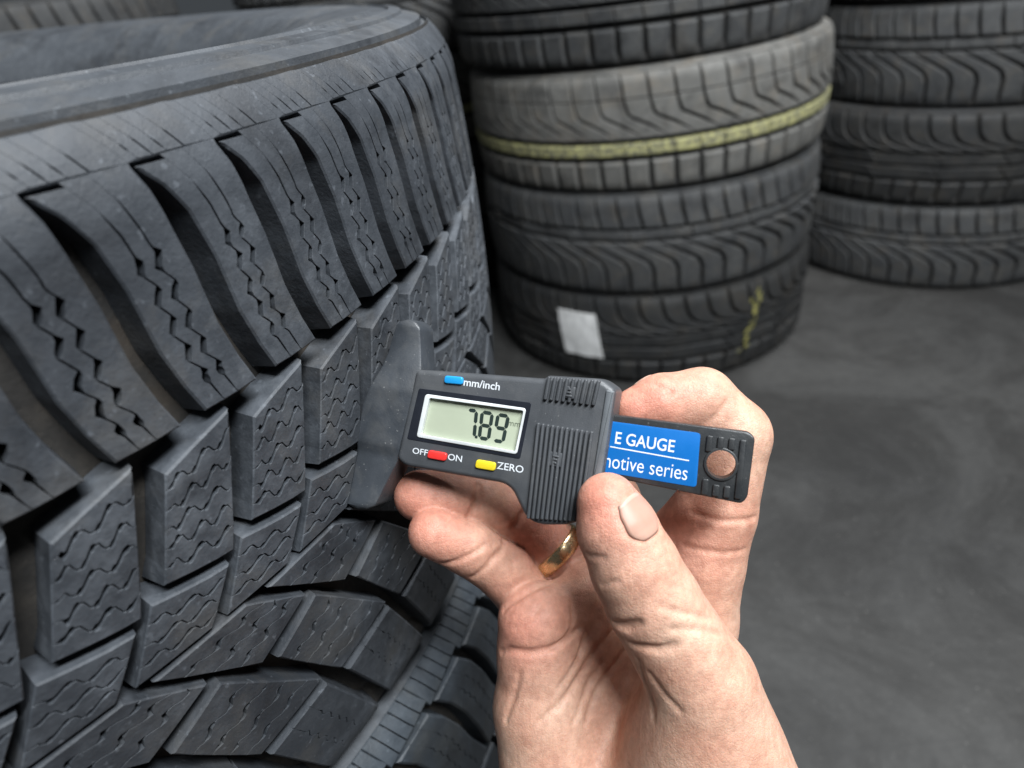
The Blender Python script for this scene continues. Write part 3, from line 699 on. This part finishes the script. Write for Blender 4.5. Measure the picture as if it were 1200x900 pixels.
def make_gauge():
    g = thing("tread_depth_gauge", "dark grey digital tread depth gauge with small screen pressed against the tyre", "gauge", mat4(GAUGE_M))
    T = 12.5
    body = fillet(GT['body'], {0: 1.5, 4: 1.2, 6: 2, 7: 3, 8: 3, 9: 3, 10: 3, 11: 3, 12: 5, 13: 3, 14: 2.0, 15: 2.0, 1: 1, 2: .5, 3: 2})
    lcd = [np.array(p) for p in GT['lcd']]
    b = obj("body", slab("body", M_BODY, body, -T, 0, 1.5, holes=[fillet(GT['bezel'], 0.8)], hole_depth=2.2, steps=4), g)
    # right-hand end step and side of the housing
    # base with two wings that lies on the tread
    q = [np.array(p) for p in GT['plate']]
    rt = np.array([q[0], q[1], q[2], q[3], q[4], q[5], q[6]]); lf = np.array([q[17], q[16], q[15], q[14], q[13], q[12], q[11], q[10], q[9], q[8], q[7]])
    ytop = max(q[17][1], q[0][1]); ybot = min(q[6][1], q[7][1])
    ys = np.linspace(ytop, ybot, 60)
    ymid0, ymid1 = q[12][1], q[10][1] - 1.5
    VV, FF = [], []
    def at(c, y): o = np.argsort(c[:, 1]); return float(np.interp(y, c[o, 1], c[o, 0]))
    for y in ys:
        xl, xr = at(lf, y), at(rt, y)
        up = max(0.0, (y - ymid0) / (ytop - ymid0)); dn = max(0.0, (ymid1 - y) / (ymid1 - ybot))
        z = -0.35 - 2.6 * (1 - (1 - min(1, up * 1.25)) ** 2) * 0.8 - 2.4 * min(1, dn * 6) * 0.55 + 1.2 * dn
        end = min((ytop - y), (y - ybot)); rnd_ = 0.9 * max(0.0, 1 - end / 1.2) ** 2; z -= rnd_
        bev = min(0.9, (xr - xl) * 0.3)
        bk = -11.7 + 0.5 * rnd_
        for x, zz_ in ((xl, bk), (xl, z - bev), (xl + bev * 0.3, z - bev * 0.3), (xl + bev, z), ((xl + xr) / 2, z + 0.25), (xr - bev, z), (xr - bev * 0.3, z - bev * 0.3), (xr, z - bev), (xr, bk)):
            VV.append((x * .001, y * .001, zz_ * .001))
    for i in range(len(ys) - 1):
        for j in range(9):
            j2 = (j + 1) % 9
            FF.append((i * 9 + j, i * 9 + j2, (i + 1) * 9 + j2, (i + 1) * 9 + j))
    FF.append(tuple(range(9))); FF.append(tuple((len(ys) - 1) * 9 + j for j in range(8, -1, -1)))
    me = new_mesh("base_plate", VV, FF, M_PLATE); fix_normals(me)
    me.polygons.foreach_set("use_smooth", [True] * len(me.polygons)); me.set_sharp_from_angle(angle=rad(42))
    obj("base_plate", me, g)
    # lighter end strip along the right edge of the housing
    e0, e1 = np.array(GT['body'][4]), np.array(GT['body'][5]); ax_ = (e1 - e0) / np.linalg.norm(e1 - e0); nv_ = np.array([ax_[1], -ax_[0]])
    if nv_[0] > 0: nv_ = -nv_
    es = [tuple(e0 + ax_ * 0.4 + nv_ * 0.35), tuple(e1 + nv_ * 0.35), tuple(e1 + nv_ * 2.6), tuple(e0 + ax_ * 0.4 + nv_ * 2.6)]
    obj("end_strip", slab("end_strip", M_STRIP, fillet(es, 0.4), -0.8, 0.55, 0.5), b)
    # black panel with the screen
    d = obj("display", slab("display", M_PANEL, fillet(GT['panel'], 0.7), -0.4, 0.12, 0.1, holes=[fillet(GT['bezel'], 0.8)]), g)
    obj("bezel", slab("bezel", M_BEZEL, fillet(GT['bezel'], 1.0), -0.9, 0.42, 0.2, holes=[fillet(GT['lcd'], 0.6)]), d)
    obj("screen", slab("screen", M_LCD, GT['bezel'], -1.6, -1.0, 0.02), d)
    A, B, C, D = [np.array(p) for p in GT['digits']]
    def pt(u, v, box):
        x = box[0] + (box[2] - box[0]) * u; y = box[1] + (box[3] - box[1]) * v
        return (A * (1 - x) + B * x) * (1 - y) + (D * (1 - x) + C * x) * y
    SEG = {'a': ((0, 0), (1, 0)), 'b': ((1, 0), (1, .5)), 'c': ((1, .5), (1, 1)), 'd': ((0, 1), (1, 1)), 'e': ((0, .5), (0, 1)), 'f': ((0, 0), (0, .5)), 'g': ((0, .5), (1, .5))}
    def digit(name, segs, box, mat=M_SEG, wd=0.52):
        bm = bmesh.new()
        for s in segs:
            p, q2 = (np.array(pt(*e, box)) for e in SEG[s])
            dv = q2 - p; ln = np.linalg.norm(dv); dv /= ln; nv = np.array([-dv[1], dv[0]])
            p = p + dv * 0.10; q2 = q2 - dv * 0.10
            pts = [p, p + dv * wd + nv * wd, q2 - dv * wd + nv * wd, q2, q2 - dv * wd - nv * wd, p + dv * wd - nv * wd]
            lo = [bm.verts.new((x * .001, y * .001, -.00100)) for x, y in pts]; hi = [bm.verts.new((x * .001, y * .001, -.00093)) for x, y in pts]
            bm.faces.new(hi); 
            for i in range(6): bm.faces.new((lo[i], lo[(i + 1) % 6], hi[(i + 1) % 6], hi[i]))
        bmesh.ops.recalc_face_normals(bm, faces=bm.faces)
        me = bpy.data.meshes.new(name); bm.to_mesh(me); bm.free(); me.materials.append(mat)
        return obj(name, me, d)
    digit("digit", "abc", (0.02, 0.03, 0.22, 0.97)).name = "digit"
    digit("digit", "abcdefg", (0.36, 0.03, 0.60, 0.97))
    digit("digit", "abcdfg", (0.74, 0.03, 0.98, 0.97))
    dp = np.array(pt(0.275, 0.97, (0, 0, 1, 1)))
    obj("decimal_point", slab("decimal_point", M_SEG, [tuple(dp + np.array(o)) for o in ((-.4, -.35), (.4, -.35), (.4, .45), (-.4, .45))], -1.0, -0.93, 0.02), d)
    (mx0, my0), (mx1, my1) = GT['mm']
    lettering("unit_mark", "mm", ((mx0, my1 + 0.6), (mx1, my0)), -0.99, M_SEGF, d)
    # buttons
    for nm, key, mt in (("mode_button", 'blue_button', M_BLUE), ("power_button", 'red_button', M_RED), ("zero_button", 'yellow_button', M_YEL)):
        obj(nm, slab(nm, mt, fillet(GT[key], 0.9), -0.5, 0.75, 0.35), g)
    for nm, s, key, bold in (("mode_lettering", "mm/inch", 't_mminch', 0.012), ("off_lettering", "OFF", 't_off', 0.006), ("on_lettering", "ON", 't_on', 0.006), ("zero_lettering", "ZERO", 't_zero', 0.006)):
        (x0, y0), (x1, y1) = GT[key]
        # boxes were measured along the tilted edge: keep the run, rebuild the height
        run = x1 - x0; hgt = {'t_mminch': 2.2, 't_off': 1.75, 't_on': 1.85, 't_zero': 2.0}[key]; yc = (y0 + y1) / 2
        lettering(nm, s, ((x0, yc - hgt / 2), (x1, yc + hgt / 2)), 0.0, M_PRINT, b, bold, 0.05)
    # grip ribs
    def ribs(name, quad, n, wd, hgt, z0=-0.3, taper=0.0):
        a, b_, c, dd = [np.array(p) for p in quad]
        for i in range(n):
            t = (i + 0.5) / n
            p = a * (1 - t) + b_ * t; q2 = dd * (1 - t) + c * t
            ax = (q2 - p) / np.linalg.norm(q2 - p); nv = np.array([-ax[1], ax[0]])
            lp = fillet([tuple(p + nv * wd), tuple(q2 + nv * wd), tuple(q2 - nv * wd), tuple(p - nv * wd)], wd * 0.8, 3)
            obj(name, slab(name, M_BODY, lp, z0, hgt, wd * 0.7, steps=3, smooth=60), b)
    ribs("grip_rib", GT['grip_up'], 9, 0.47, 1.15)
    ribs("grip_rib", GT['grip_low'], 12, 0.44, 1.15)
    for key, sgn, sz in (('arrow_up', 1, 1.6), ('arrow_low', -1, 1.9)):
        cx, cy = GT[key][0]
        obj("arrow_mark", slab("arrow_mark", M_BODY, fillet([(cx - sz, cy - sgn * sz), (cx + sz, cy - sgn * sz), (cx + sz, cy + sgn * sz), (cx - sz, cy + sgn * sz)], .4), 0.2, 0.95, 0.2), b)
        for i in range(3):
            o = (i - 1) * 0.9
            lp = [(cx - 0.9 + 0.25 * i, cy + o * sgn - 0.22), (cx + 0.9 - 0.25 * i, cy + o * sgn - 0.22), (cx + 0.75 - 0.25 * i, cy + o * sgn + 0.22), (cx - 0.75 + 0.25 * i, cy + o * sgn + 0.22)]
            obj("arrow_mark", slab("arrow_mark", M_BODY, lp, 0.5, 1.35, 0.12), b)
    # sliding bar
    Z = -3.5
    hc = np.array(GT['hole'][0]); hr = abs(GT['hole_r'][0][0] - hc[0])
    hole = [(hc[0] + hr * math.cos(a), hc[1] + hr * math.sin(a)) for a in np.linspace(0, 2 * math.pi, 40, endpoint=False)]
    bar = obj("slide_bar", slab("slide_bar", M_BLACK, fillet(GT['bar'], {1: 1.2, 2: 1.2, 3: 1.2, 4: 1.2}), Z - 5.0, Z, 0.5, holes=[hole]), g)
    obj("label_plate", slab("label_plate", M_LABEL, fillet(GT['label'], 1.0), Z - 0.2, Z + 0.12, 0.05), bar)
    rim = [(hc[0] + (hr + 0.7) * math.cos(a), hc[1] + (hr + 0.7) * math.sin(a)) for a in np.linspace(0, 2 * math.pi, 40, endpoint=False)]
    obj("hole_rim", slab("hole_rim", M_BLACK, rim, Z - 0.2, Z + 0.45, 0.25, holes=[hole]), bar)
    top = np.array(GT['bar'][1]); btm = np.array(GT['bar'][4])
    ax = (top - btm) / np.linalg.norm(top - btm); px = np.array([ax[1], -ax[0]])
    def barrib(center, half, wd=0.82):
        p = center + ax * half; q2 = center - ax * half
        lp = fillet([tuple(p + px * wd), tuple(q2 + px * wd), tuple(q2 - px * wd), tuple(p - px * wd)], 0.4, 3)
        obj("bar_rib", slab("bar_rib", M_BLACK, lp, Z - 0.2, Z + 0.55, 0.3), bar)
    fr0, fr1 = [np.array(p) for p in GT['fullrib']]
    L = np.linalg.norm(fr0 - fr1)
    for i in range(4):
        c = (fr0 + fr1) / 2 - px * (2.75 * i - 0.9)
        if i == 0: barrib(c, L * 0.5)
        else:
            hl = 2.1 if i == 3 else 1.55
            barrib(c + ax * (L * 0.5 - hl + 0.1), hl); barrib(c - ax * (L * 0.5 - hl + 0.1), hl)
    Zt = Z + 0.11
    (x0, y0), (x1, y1) = GT['t_e']; yc = (y0 + y1) / 2
    e = lettering("brand_lettering", "E GAUGE", ((x0, yc - 1.65), (x1, yc + 1.65)), Zt, M_PRINT, bar, 0.012, 0.05)
    (x0, y0), (x1, y1) = GT['t_series']; yc = (y0 + y1) / 2
    lettering("series_lettering", "motive series", ((x0 - 0.6, yc - 1.7), (x1, yc + 1.9)), Zt, M_PRINT, bar, -0.004, 0.05)
    p, q2 = [np.array(v) for v in GT['line']]
    nv = np.array([0, 0.17])
    obj("printed_line", slab("printed_line", M_PRINT, [tuple(p + nv), tuple(q2 + nv), tuple(q2 - nv), tuple(p - nv)], Zt - 0.05, Zt + 0.04, 0.02), bar)
    # black probe shoe showing behind the base
    return g
make_gauge()

# ------------------------------------------------------------------ the hand
def skin_material():
    m, nt, p = mat_base("skin")
    tc = N(nt, 'ShaderNodeTexCoord'); co = tc.outputs['Object']
    at = N(nt, 'ShaderNodeAttribute'); at.attribute_name = "flush"
    n1 = noise(nt, 55, 5, 0.6, co); n2 = noise(nt, 420, 4, 0.6, co); n3 = noise(nt, 1500, 3, 0.6, co)
    base = ramp(nt, n1.outputs[0], [(0.30, (0.45, 0.225, 0.155)), (0.48, (0.54, 0.315, 0.225)), (0.70, (0.60, 0.395, 0.29))])
    c = mix(nt, at.outputs['Fac'], base.outputs[0], (0.56, 0.215, 0.155))
    mot = ramp(nt, n2.outputs[0], [(0.33, (0.84, 0.80, 0.79)), (0.67, (1.07, 1.06, 1.06))])
    c = mix(nt, 1.0, c, mot.outputs[0], 'MULTIPLY')
    nt.links.new(c, p.inputs['Base Color'])
    p.inputs['Roughness'].default_value = 0.52
    p.inputs['Specular IOR Level'].default_value = 0.36
    p.inputs['Subsurface Weight'].default_value = 0.22
    p.inputs['Subsurface Radius'].default_value = (1.0, 0.35, 0.18)
    p.inputs['Subsurface Scale'].default_value = 0.0022
    # skin lines: stretched cells
    mp = N(nt, 'ShaderNodeMapping'); mp.inputs['Scale'].default_value = (1.0, 1.0, 1.0); mp.inputs['Rotation'].default_value = (0, 0, rad(25))
    nt.links.new(co, mp.inputs['Vector'])
    vo = N(nt, 'ShaderNodeTexVoronoi'); vo.feature = 'DISTANCE_TO_EDGE'; vo.inputs['Scale'].default_value = 1050
    nt.links.new(mp.outputs[0], vo.inputs['Vector'])
    vr = ramp(nt, vo.outputs['Distance'], [(0.0, (0, 0, 0)), (0.12, (1, 1, 1))])
    mp2 = N(nt, 'ShaderNodeMapping'); mp2.inputs['Scale'].default_value = (260, 60, 160); mp2.inputs['Rotation'].default_value = (0, 0, rad(-35))
    nt.links.new(co, mp2.inputs['Vector'])
    wr = noise(nt, 1.0, 4, 0.6, mp2.outputs[0], 0.6)
    bump(nt, [(vr.outputs[0], 0.36, 0.00016), (n3.outputs[0], 0.32, 0.0002), (wr.outputs[0], 0.36, 0.0008), (n2.outputs[0], 0.3, 0.0005)], p)
    return m
M_SKIN = skin_material()

class Hand:
    res = 0.68
    def __init__(s):
        allp = np.array([p for c in CHAINS.values() for p in c])
        s.lo = (allp[:, :3] - allp[:, 3:]).min(0) - 4; hi = (allp[:, :3] + allp[:, 3:]).max(0) + 4
        s.n = np.ceil((hi - s.lo) / s.res).astype(int) + 1
        s.S = np.full(s.n, 50.0, np.float32)
    def box(s, pts, pad):
        p = np.array(pts)
        a = np.clip(np.floor((p.min(0) - pad - s.lo) / s.res).astype(int), 0, s.n - 2)
        b = np.clip(np.ceil((p.max(0) + pad - s.lo) / s.res).astype(int) + 1, 1, s.n)
        sl = tuple(slice(i, j) for i, j in zip(a, b))
        g = [s.lo[i] + s.res * np.arange(a[i], b[i], dtype=np.float32) for i in range(3)]
        X, Y, Z = g[0][:, None, None], g[1][None, :, None], g[2][None, None, :]
        return sl, X.astype(np.float32), Y.astype(np.float32), Z.astype(np.float32)
    @staticmethod
    def cone(X, Y, Z, a, b):
        """signed distance to a capsule whose radius runs from a[3] to b[3]"""
        a = np.array(a); b = np.array(b); ba = (b - a)[:3]; l2 = float(ba @ ba); l = math.sqrt(l2)
        px, py, pz = X - a[0], Y - a[1], Z - a[2]
        t = (px * ba[0] + py * ba[1] + pz * ba[2]) / l2
        sl = (a[3] - b[3]) / l
        d2 = px * px + py * py + pz * pz - t * t * l2
        rho = np.sqrt(np.maximum(d2, 0))
        t = np.clip(t + rho * (-sl) / max(math.sqrt(max(1 - sl * sl, .05)), .2) / l, 0, 1)
        r = a[3] + (b[3] - a[3]) * t
        qx, qy, qz = px - t * ba[0], py - t * ba[1], pz - t * ba[2]
        return np.sqrt(qx * qx + qy * qy + qz * qz) - r
    @staticmethod
    def smin(a, b, k):
        h = np.clip(0.5 + 0.5 * (b - a) / k, 0, 1)
        return b * (1 - h) + a * h - k * h * (1 - h)
    def chain(s, pts, k, pad=16):
        R = max(p[3] for p in pts)
        sl, X, Y, Z = s.box([p[:3] for p in pts], R + pad)
        D = None
        for a, b in zip(pts, pts[1:]):
            d = s.cone(X, Y, Z, a, b)
            D = d if D is None else s.smin(D, d, k)
        return sl, X, Y, Z, D.astype(np.float32)
    def join(s, name, k, root=None, krad=14.0, kmin=0.5, kin=1.6):
        pts = CHAINS[name]
        sl, X, Y, Z, D = s.chain(pts, kin)
        if root is None: kk = k
        else:
            q = pts[root]
            d2 = (X - q[0]) ** 2 + (Y - q[1]) ** 2 + (Z - q[2]) ** 2
            kk = kmin + k * np.exp(-d2 / krad ** 2)
        s.S[sl] = s.smin(s.S[sl], D, kk)
    def carve(s, w, pts):
        pts = [s.project(np.array(p)) for p in pts]
        # densify along the surface
        P = []
        for a, b in zip(pts, pts[1:]):
            m = max(2, int(np.linalg.norm(b - a) / 2.0))
            for i in range(m): P.append(s.project(a + (b - a) * i / m))
        P.append(pts[-1])
        n = len(P); sl, X, Y, Z = s.box(P, 4)
        D = None
        for i in range(n - 1):
            f = lambda j: w * (0.35 + 0.65 * math.sin(math.pi * (0.12 + 0.76 * j / (n - 1))))
            d = s.cone(X, Y, Z, (*P[i], f(i)), (*P[i + 1], f(i + 1)))
            D = d if D is None else np.minimum(D, d)
        s.S[sl] = -s.smin(-s.S[sl], D, 1.3)
    def val(s, p):
        q = (np.asarray(p, float) - s.lo) / s.res
        i = np.clip(np.floor(q).astype(int), 0, s.n - 2); f = np.clip(q - i, 0, 1)
        c = s.S[i[0]:i[0] + 2, i[1]:i[1] + 2, i[2]:i[2] + 2]
        c = c[0] * (1 - f[0]) + c[1] * f[0]; c = c[0] * (1 - f[1]) + c[1] * f[1]
        return float(c[0] * (1 - f[2]) + c[1] * f[2])
    def grad(s, p):
        e = 0.6; g = np.array([s.val(p + np.eye(3)[i] * e) - s.val(p - np.eye(3)[i] * e) for i in range(3)])
        return g / max(np.linalg.norm(g), 1e-6)
    def project(s, p):
        for _ in range(6): p = p - s.grad(p) * s.val(p)
        return p
    def mesh(s):
        S = s.S; neg = S < 0
        nx, ny, nz = S.shape
        cnt = np.zeros((nx - 1, ny - 1, nz - 1), np.uint8)
        for i in (0, 1):
            for j in (0, 1):
                for k in (0, 1): cnt += neg[i:nx - 1 + i, j:ny - 1 + j, k:nz - 1 + k]
        act = (cnt > 0) & (cnt < 8)
        idx = np.argwhere(act); m = len(idx)
        ident = np.full(act.shape, -1, np.int64); ident[act] = np.arange(m)
        acc = np.zeros((m, 3)); num = np.zeros(m)
        cor = {(i, j, k): S[idx[:, 0] + i, idx[:, 1] + j, idx[:, 2] + k].astype(float) for i in (0, 1) for j in (0, 1) for k in (0, 1)}
        for ax in range(3):
            for u in (0, 1):
                for v in (0, 1):
                    a = [0, 0, 0]; o = [q for q in range(3) if q != ax]; a[o[0]] = u; a[o[1]] = v
                    b = list(a); b[ax] = 1
                    va, vb = cor[tuple(a)], cor[tuple(b)]
                    cr = (va < 0) != (vb < 0)
                    t = np.where(cr, va / np.where(cr, va - vb, 1), 0)
                    pt = np.zeros((m, 3)); pt[:, o[0]] = u; pt[:, o[1]] = v; pt[:, ax] = t
                    acc[cr] += pt[cr]; num[cr] += 1
        V = s.lo + s.res * (idx + acc / num[:, None])
        F = []
        for ax in range(3):
            sl0 = [slice(None)] * 3; sl1 = [slice(None)] * 3
            sl0[ax] = slice(0, -1); sl1[ax] = slice(1, None)
            a, b = neg[tuple(sl0)], neg[tuple(sl1)]
            e = np.argwhere(a != b)
            o = [q for q in range(3) if q != ax]
            ok = (e[:, o[0]] > 0) & (e[:, o[1]] > 0) & (e[:, o[0]] < S.shape[o[0]] - 1) & (e[:, o[1]] < S.shape[o[1]] - 1)
            e = e[ok]
            def cell(du, dv):
                q = e.copy(); q[:, o[0]] -= du; q[:, o[1]] -= dv
                return ident[q[:, 0], q[:, 1], q[:, 2]]
            q = np.stack([cell(1, 1), cell(0, 1), cell(0, 0), cell(1, 0)], -1)
            flip = neg[e[:, 0], e[:, 1], e[:, 2]] ^ (ax == 1)
            q[~flip] = q[~flip][:, ::-1]
            F.append(q)
        return V, np.concatenate(F)

def make_hand():
    h = Hand()
    for nm in ('palm_a', 'palm_b', 'palm_c', 'palm_d'): h.join(nm, 7.0, kin=3)
    h.join('web', 7.0); h.join('fore', 9.0); h.join('fore_b', 9.0); h.join('thenar', 7.0, kin=4)
    for nm, kk in (('middle', 5.0), ('index', 6.0), ('ring', 1.6), ('pinky', 1.6)): h.join(nm, kk, root=-1, krad=15.0, kmin=0.35)
    h.join('thumb', 7.0, root=-1, krad=34.0, kmin=0.5, kin=2.2)
    smooth_S = h.S.copy()
    nails = [('thumb', 0, 2, (0.62, 0.25, 0.74), -1.0, 10.0, 36), ('index', 0, 2, (0.0, 0.72, -0.69), 0.6, 9.0, 38)]
    plates = []
    for ch, i0, i1, nd, t0, t1, half in nails:
        A = np.array(CHAINS[ch][i0][:3]); B = np.array(CHAINS[ch][i1][:3]); ax = (B - A) / np.linalg.norm(B - A)
        nd = np.array(nd); nd = nd - ax * (nd @ ax); nd /= np.linalg.norm(nd); bt_ = np.cross(ax, nd)
        VV, FF = [], []; nu, nv = 18, 16
        for i in range(nu + 1):
            for j in range(nv + 1):
                u, v = i / nu, j / nv * 2 - 1
                lim = half * (1 - 0.5 * max(0, (u - 0.6) / 0.4) ** 2.2) * (0.84 + 0.16 * min(1, u / 0.25))
                ph = rad(lim * v)
                dr = nd * math.cos(ph) + bt_ * math.sin(ph)
                org = A + ax * (t0 + (t1 - t0) * u + 0.9 * (1 - u) * v * v)
                k = 2.0
                for _ in range(60):
                    q = h.val(org + dr * k)
                    if q > -0.02: break
                    k += max(-q * 0.8, 0.05)
                VV.append(org + dr * (k + 0.10 - 0.42 * abs(v) ** 4 - 0.35 * u ** 5))
        for i in range(nu):
            for j in range(nv):
                q = i * (nv + 1) + j; FF.append((q, q + 1, q + nv + 2, q + nv + 1))
        rim = [VV[i * (nv + 1)] for i in range(0, nu + 1, 2)] + [VV[nu * (nv + 1) + j] for j in range(2, nv, 2)] + [VV[i * (nv + 1) + nv] for i in range(nu, -1, -2)]
        plates.append((np.array(VV) * .001, FF, rim, [i / nu for i in range(nu + 1) for j in range(nv + 1)]))
    for w, pts in CREASES: h.carve(w, pts)
    for VV, FF, rim, uu in plates: h.carve(0.5, rim)
    V, F = h.mesh()
    me = bpy.data.meshes.new("hand")
    me.vertices.add(len(V)); me.vertices.foreach_set("co", (V * .001).astype(np.float32).ravel())
    me.loops.add(F.size); me.loops.foreach_set("vertex_index", F.ravel().astype(np.int32))
    me.polygons.add(len(F)); me.polygons.foreach_set("loop_start", np.arange(0, F.size, 4, dtype=np.int32))
    me.update(calc_edges=True); me.validate()
    me.polygons.foreach_set("use_smooth", [True] * len(me.polygons))
    fl = np.zeros(len(V))
    for r, p in FLUSH:
        d = np.linalg.norm(V - np.array(p), axis=1); fl = np.maximum(fl, np.exp(-(d / r) ** 2))
    at = me.attributes.new("flush", 'FLOAT', 'POINT'); at.data.foreach_set("value", (fl * 0.68).astype(np.float32))
    me.materials.append(M_SKIN)
    o = obj("hand", me, None, mat4(HAND_M))
    o["label"] = "bare right hand seen from the palm, gripping the gauge between thumb and fingers"
    o["category"] = "hand"
    # nails
    m, nt, p = mat_base("nail")
    co = N(nt, 'ShaderNodeTexCoord').outputs['Object']; n1 = noise(nt, 120, 3, 0.5, co)
    r = ramp(nt, n1.outputs[0], [(0.3, (0.40, 0.225, 0.170)), (0.7, (0.46, 0.275, 0.212))]); nt.links.new(r.outputs[0], p.inputs['Base Color'])
    p.inputs['Roughness'].default_value = 0.46; p.inputs['Specular IOR Level'].default_value = 0.35; p.inputs['Subsurface Weight'].default_value = 0.2; p.inputs['Subsurface Scale'].default_value = 0.002
    p.inputs['Subsurface Radius'].default_value = (1.0, 0.4, 0.25)
    at = N(nt, 'ShaderNodeAttribute'); at.attribute_name = "along"
    fe = ramp(nt, at.outputs['Fac'], [(0.0, (0.62, 0.52, 0.43)), (0.09, (0.60, 0.48, 0.40)), (0.13, (1, 1, 1)), (0.72, (1, 1, 1)), (0.80, (1.10, 1.12, 1.12))])
    is_edge = ramp(nt, at.outputs['Fac'], [(0.08, (1, 1, 1)), (0.13, (0, 0, 0))])
    tone = mix(nt, 1.0, r.outputs[0], fe.outputs[0], 'MULTIPLY')
    nt.links.new(mix(nt, is_edge.outputs[0], tone, (0.42, 0.31, 0.245)), p.inputs['Base Color'])
    for VV, FF, rim, uu in plates:
        nm_me = new_mesh("fingernail", VV, FF, m, 179); fix_normals(nm_me)
        aa = nm_me.attributes.new("along", 'FLOAT', 'POINT'); aa.data.foreach_set("value", uu)
        no = obj("fingernail", nm_me, o)
        sm = no.modifiers.new("thickness", 'SOLIDIFY'); sm.thickness = 0.0004; sm.offset = 0
    # the ring is a thing of its own
    c = Vector(RING[0][:3]); d = (Vector(RING[1][:3]) - c).normalized()
    R = RING[0][3] + 0.35
    VV, FF = [], []; nu, nv = 72, 14
    e1 = d.orthogonal().normalized(); e2 = d.cross(e1)
    for i in range(nu):
        a = 2 * math.pi * i / nu
        for j in range(nv):
            b = 2 * math.pi * j / nv
            rr = R + 0.9 * math.copysign(abs(math.cos(b)) ** 0.8, math.cos(b)); zz = 2.5 * math.copysign(abs(math.sin(b)) ** 0.8, math.sin(b))
            VV.append(((e1 * math.cos(a) + e2 * math.sin(a)) * rr + d * zz) * .001)
    for i in range(nu):
        for j in range(nv):
            FF.append((i * nv + j, ((i + 1) % nu) * nv + j, ((i + 1) % nu) * nv + (j + 1) % nv, i * nv + (j + 1) % nv))
    m, nt, p = mat_base("gold")
    p.inputs['Base Color'].default_value = (0.80, 0.62, 0.36, 1); p.inputs['Metallic'].default_value = 1.0
    co = N(nt, 'ShaderNodeTexCoord').outputs['Object']; n1 = noise(nt, 700, 3, 0.6, co)
    rr = N(nt, 'ShaderNodeMapRange'); rr.inputs[3].default_value = 0.18; rr.inputs[4].default_value = 0.38
    nt.links.new(n1.outputs[0], rr.inputs[0]); nt.links.new(rr.outputs[0], p.inputs['Roughness'])
    rm = new_mesh("finger_ring", VV, FF, m, 179); fix_normals(rm)
    ro = obj("finger_ring", rm, None, mat4(HAND_M) @ Matrix.Translation(c * .001))
    rm.transform(Matrix.Identity(4))
    ro["label"] = "plain gold band worn on the ring finger of the hand"; ro["category"] = "ring"
make_hand()
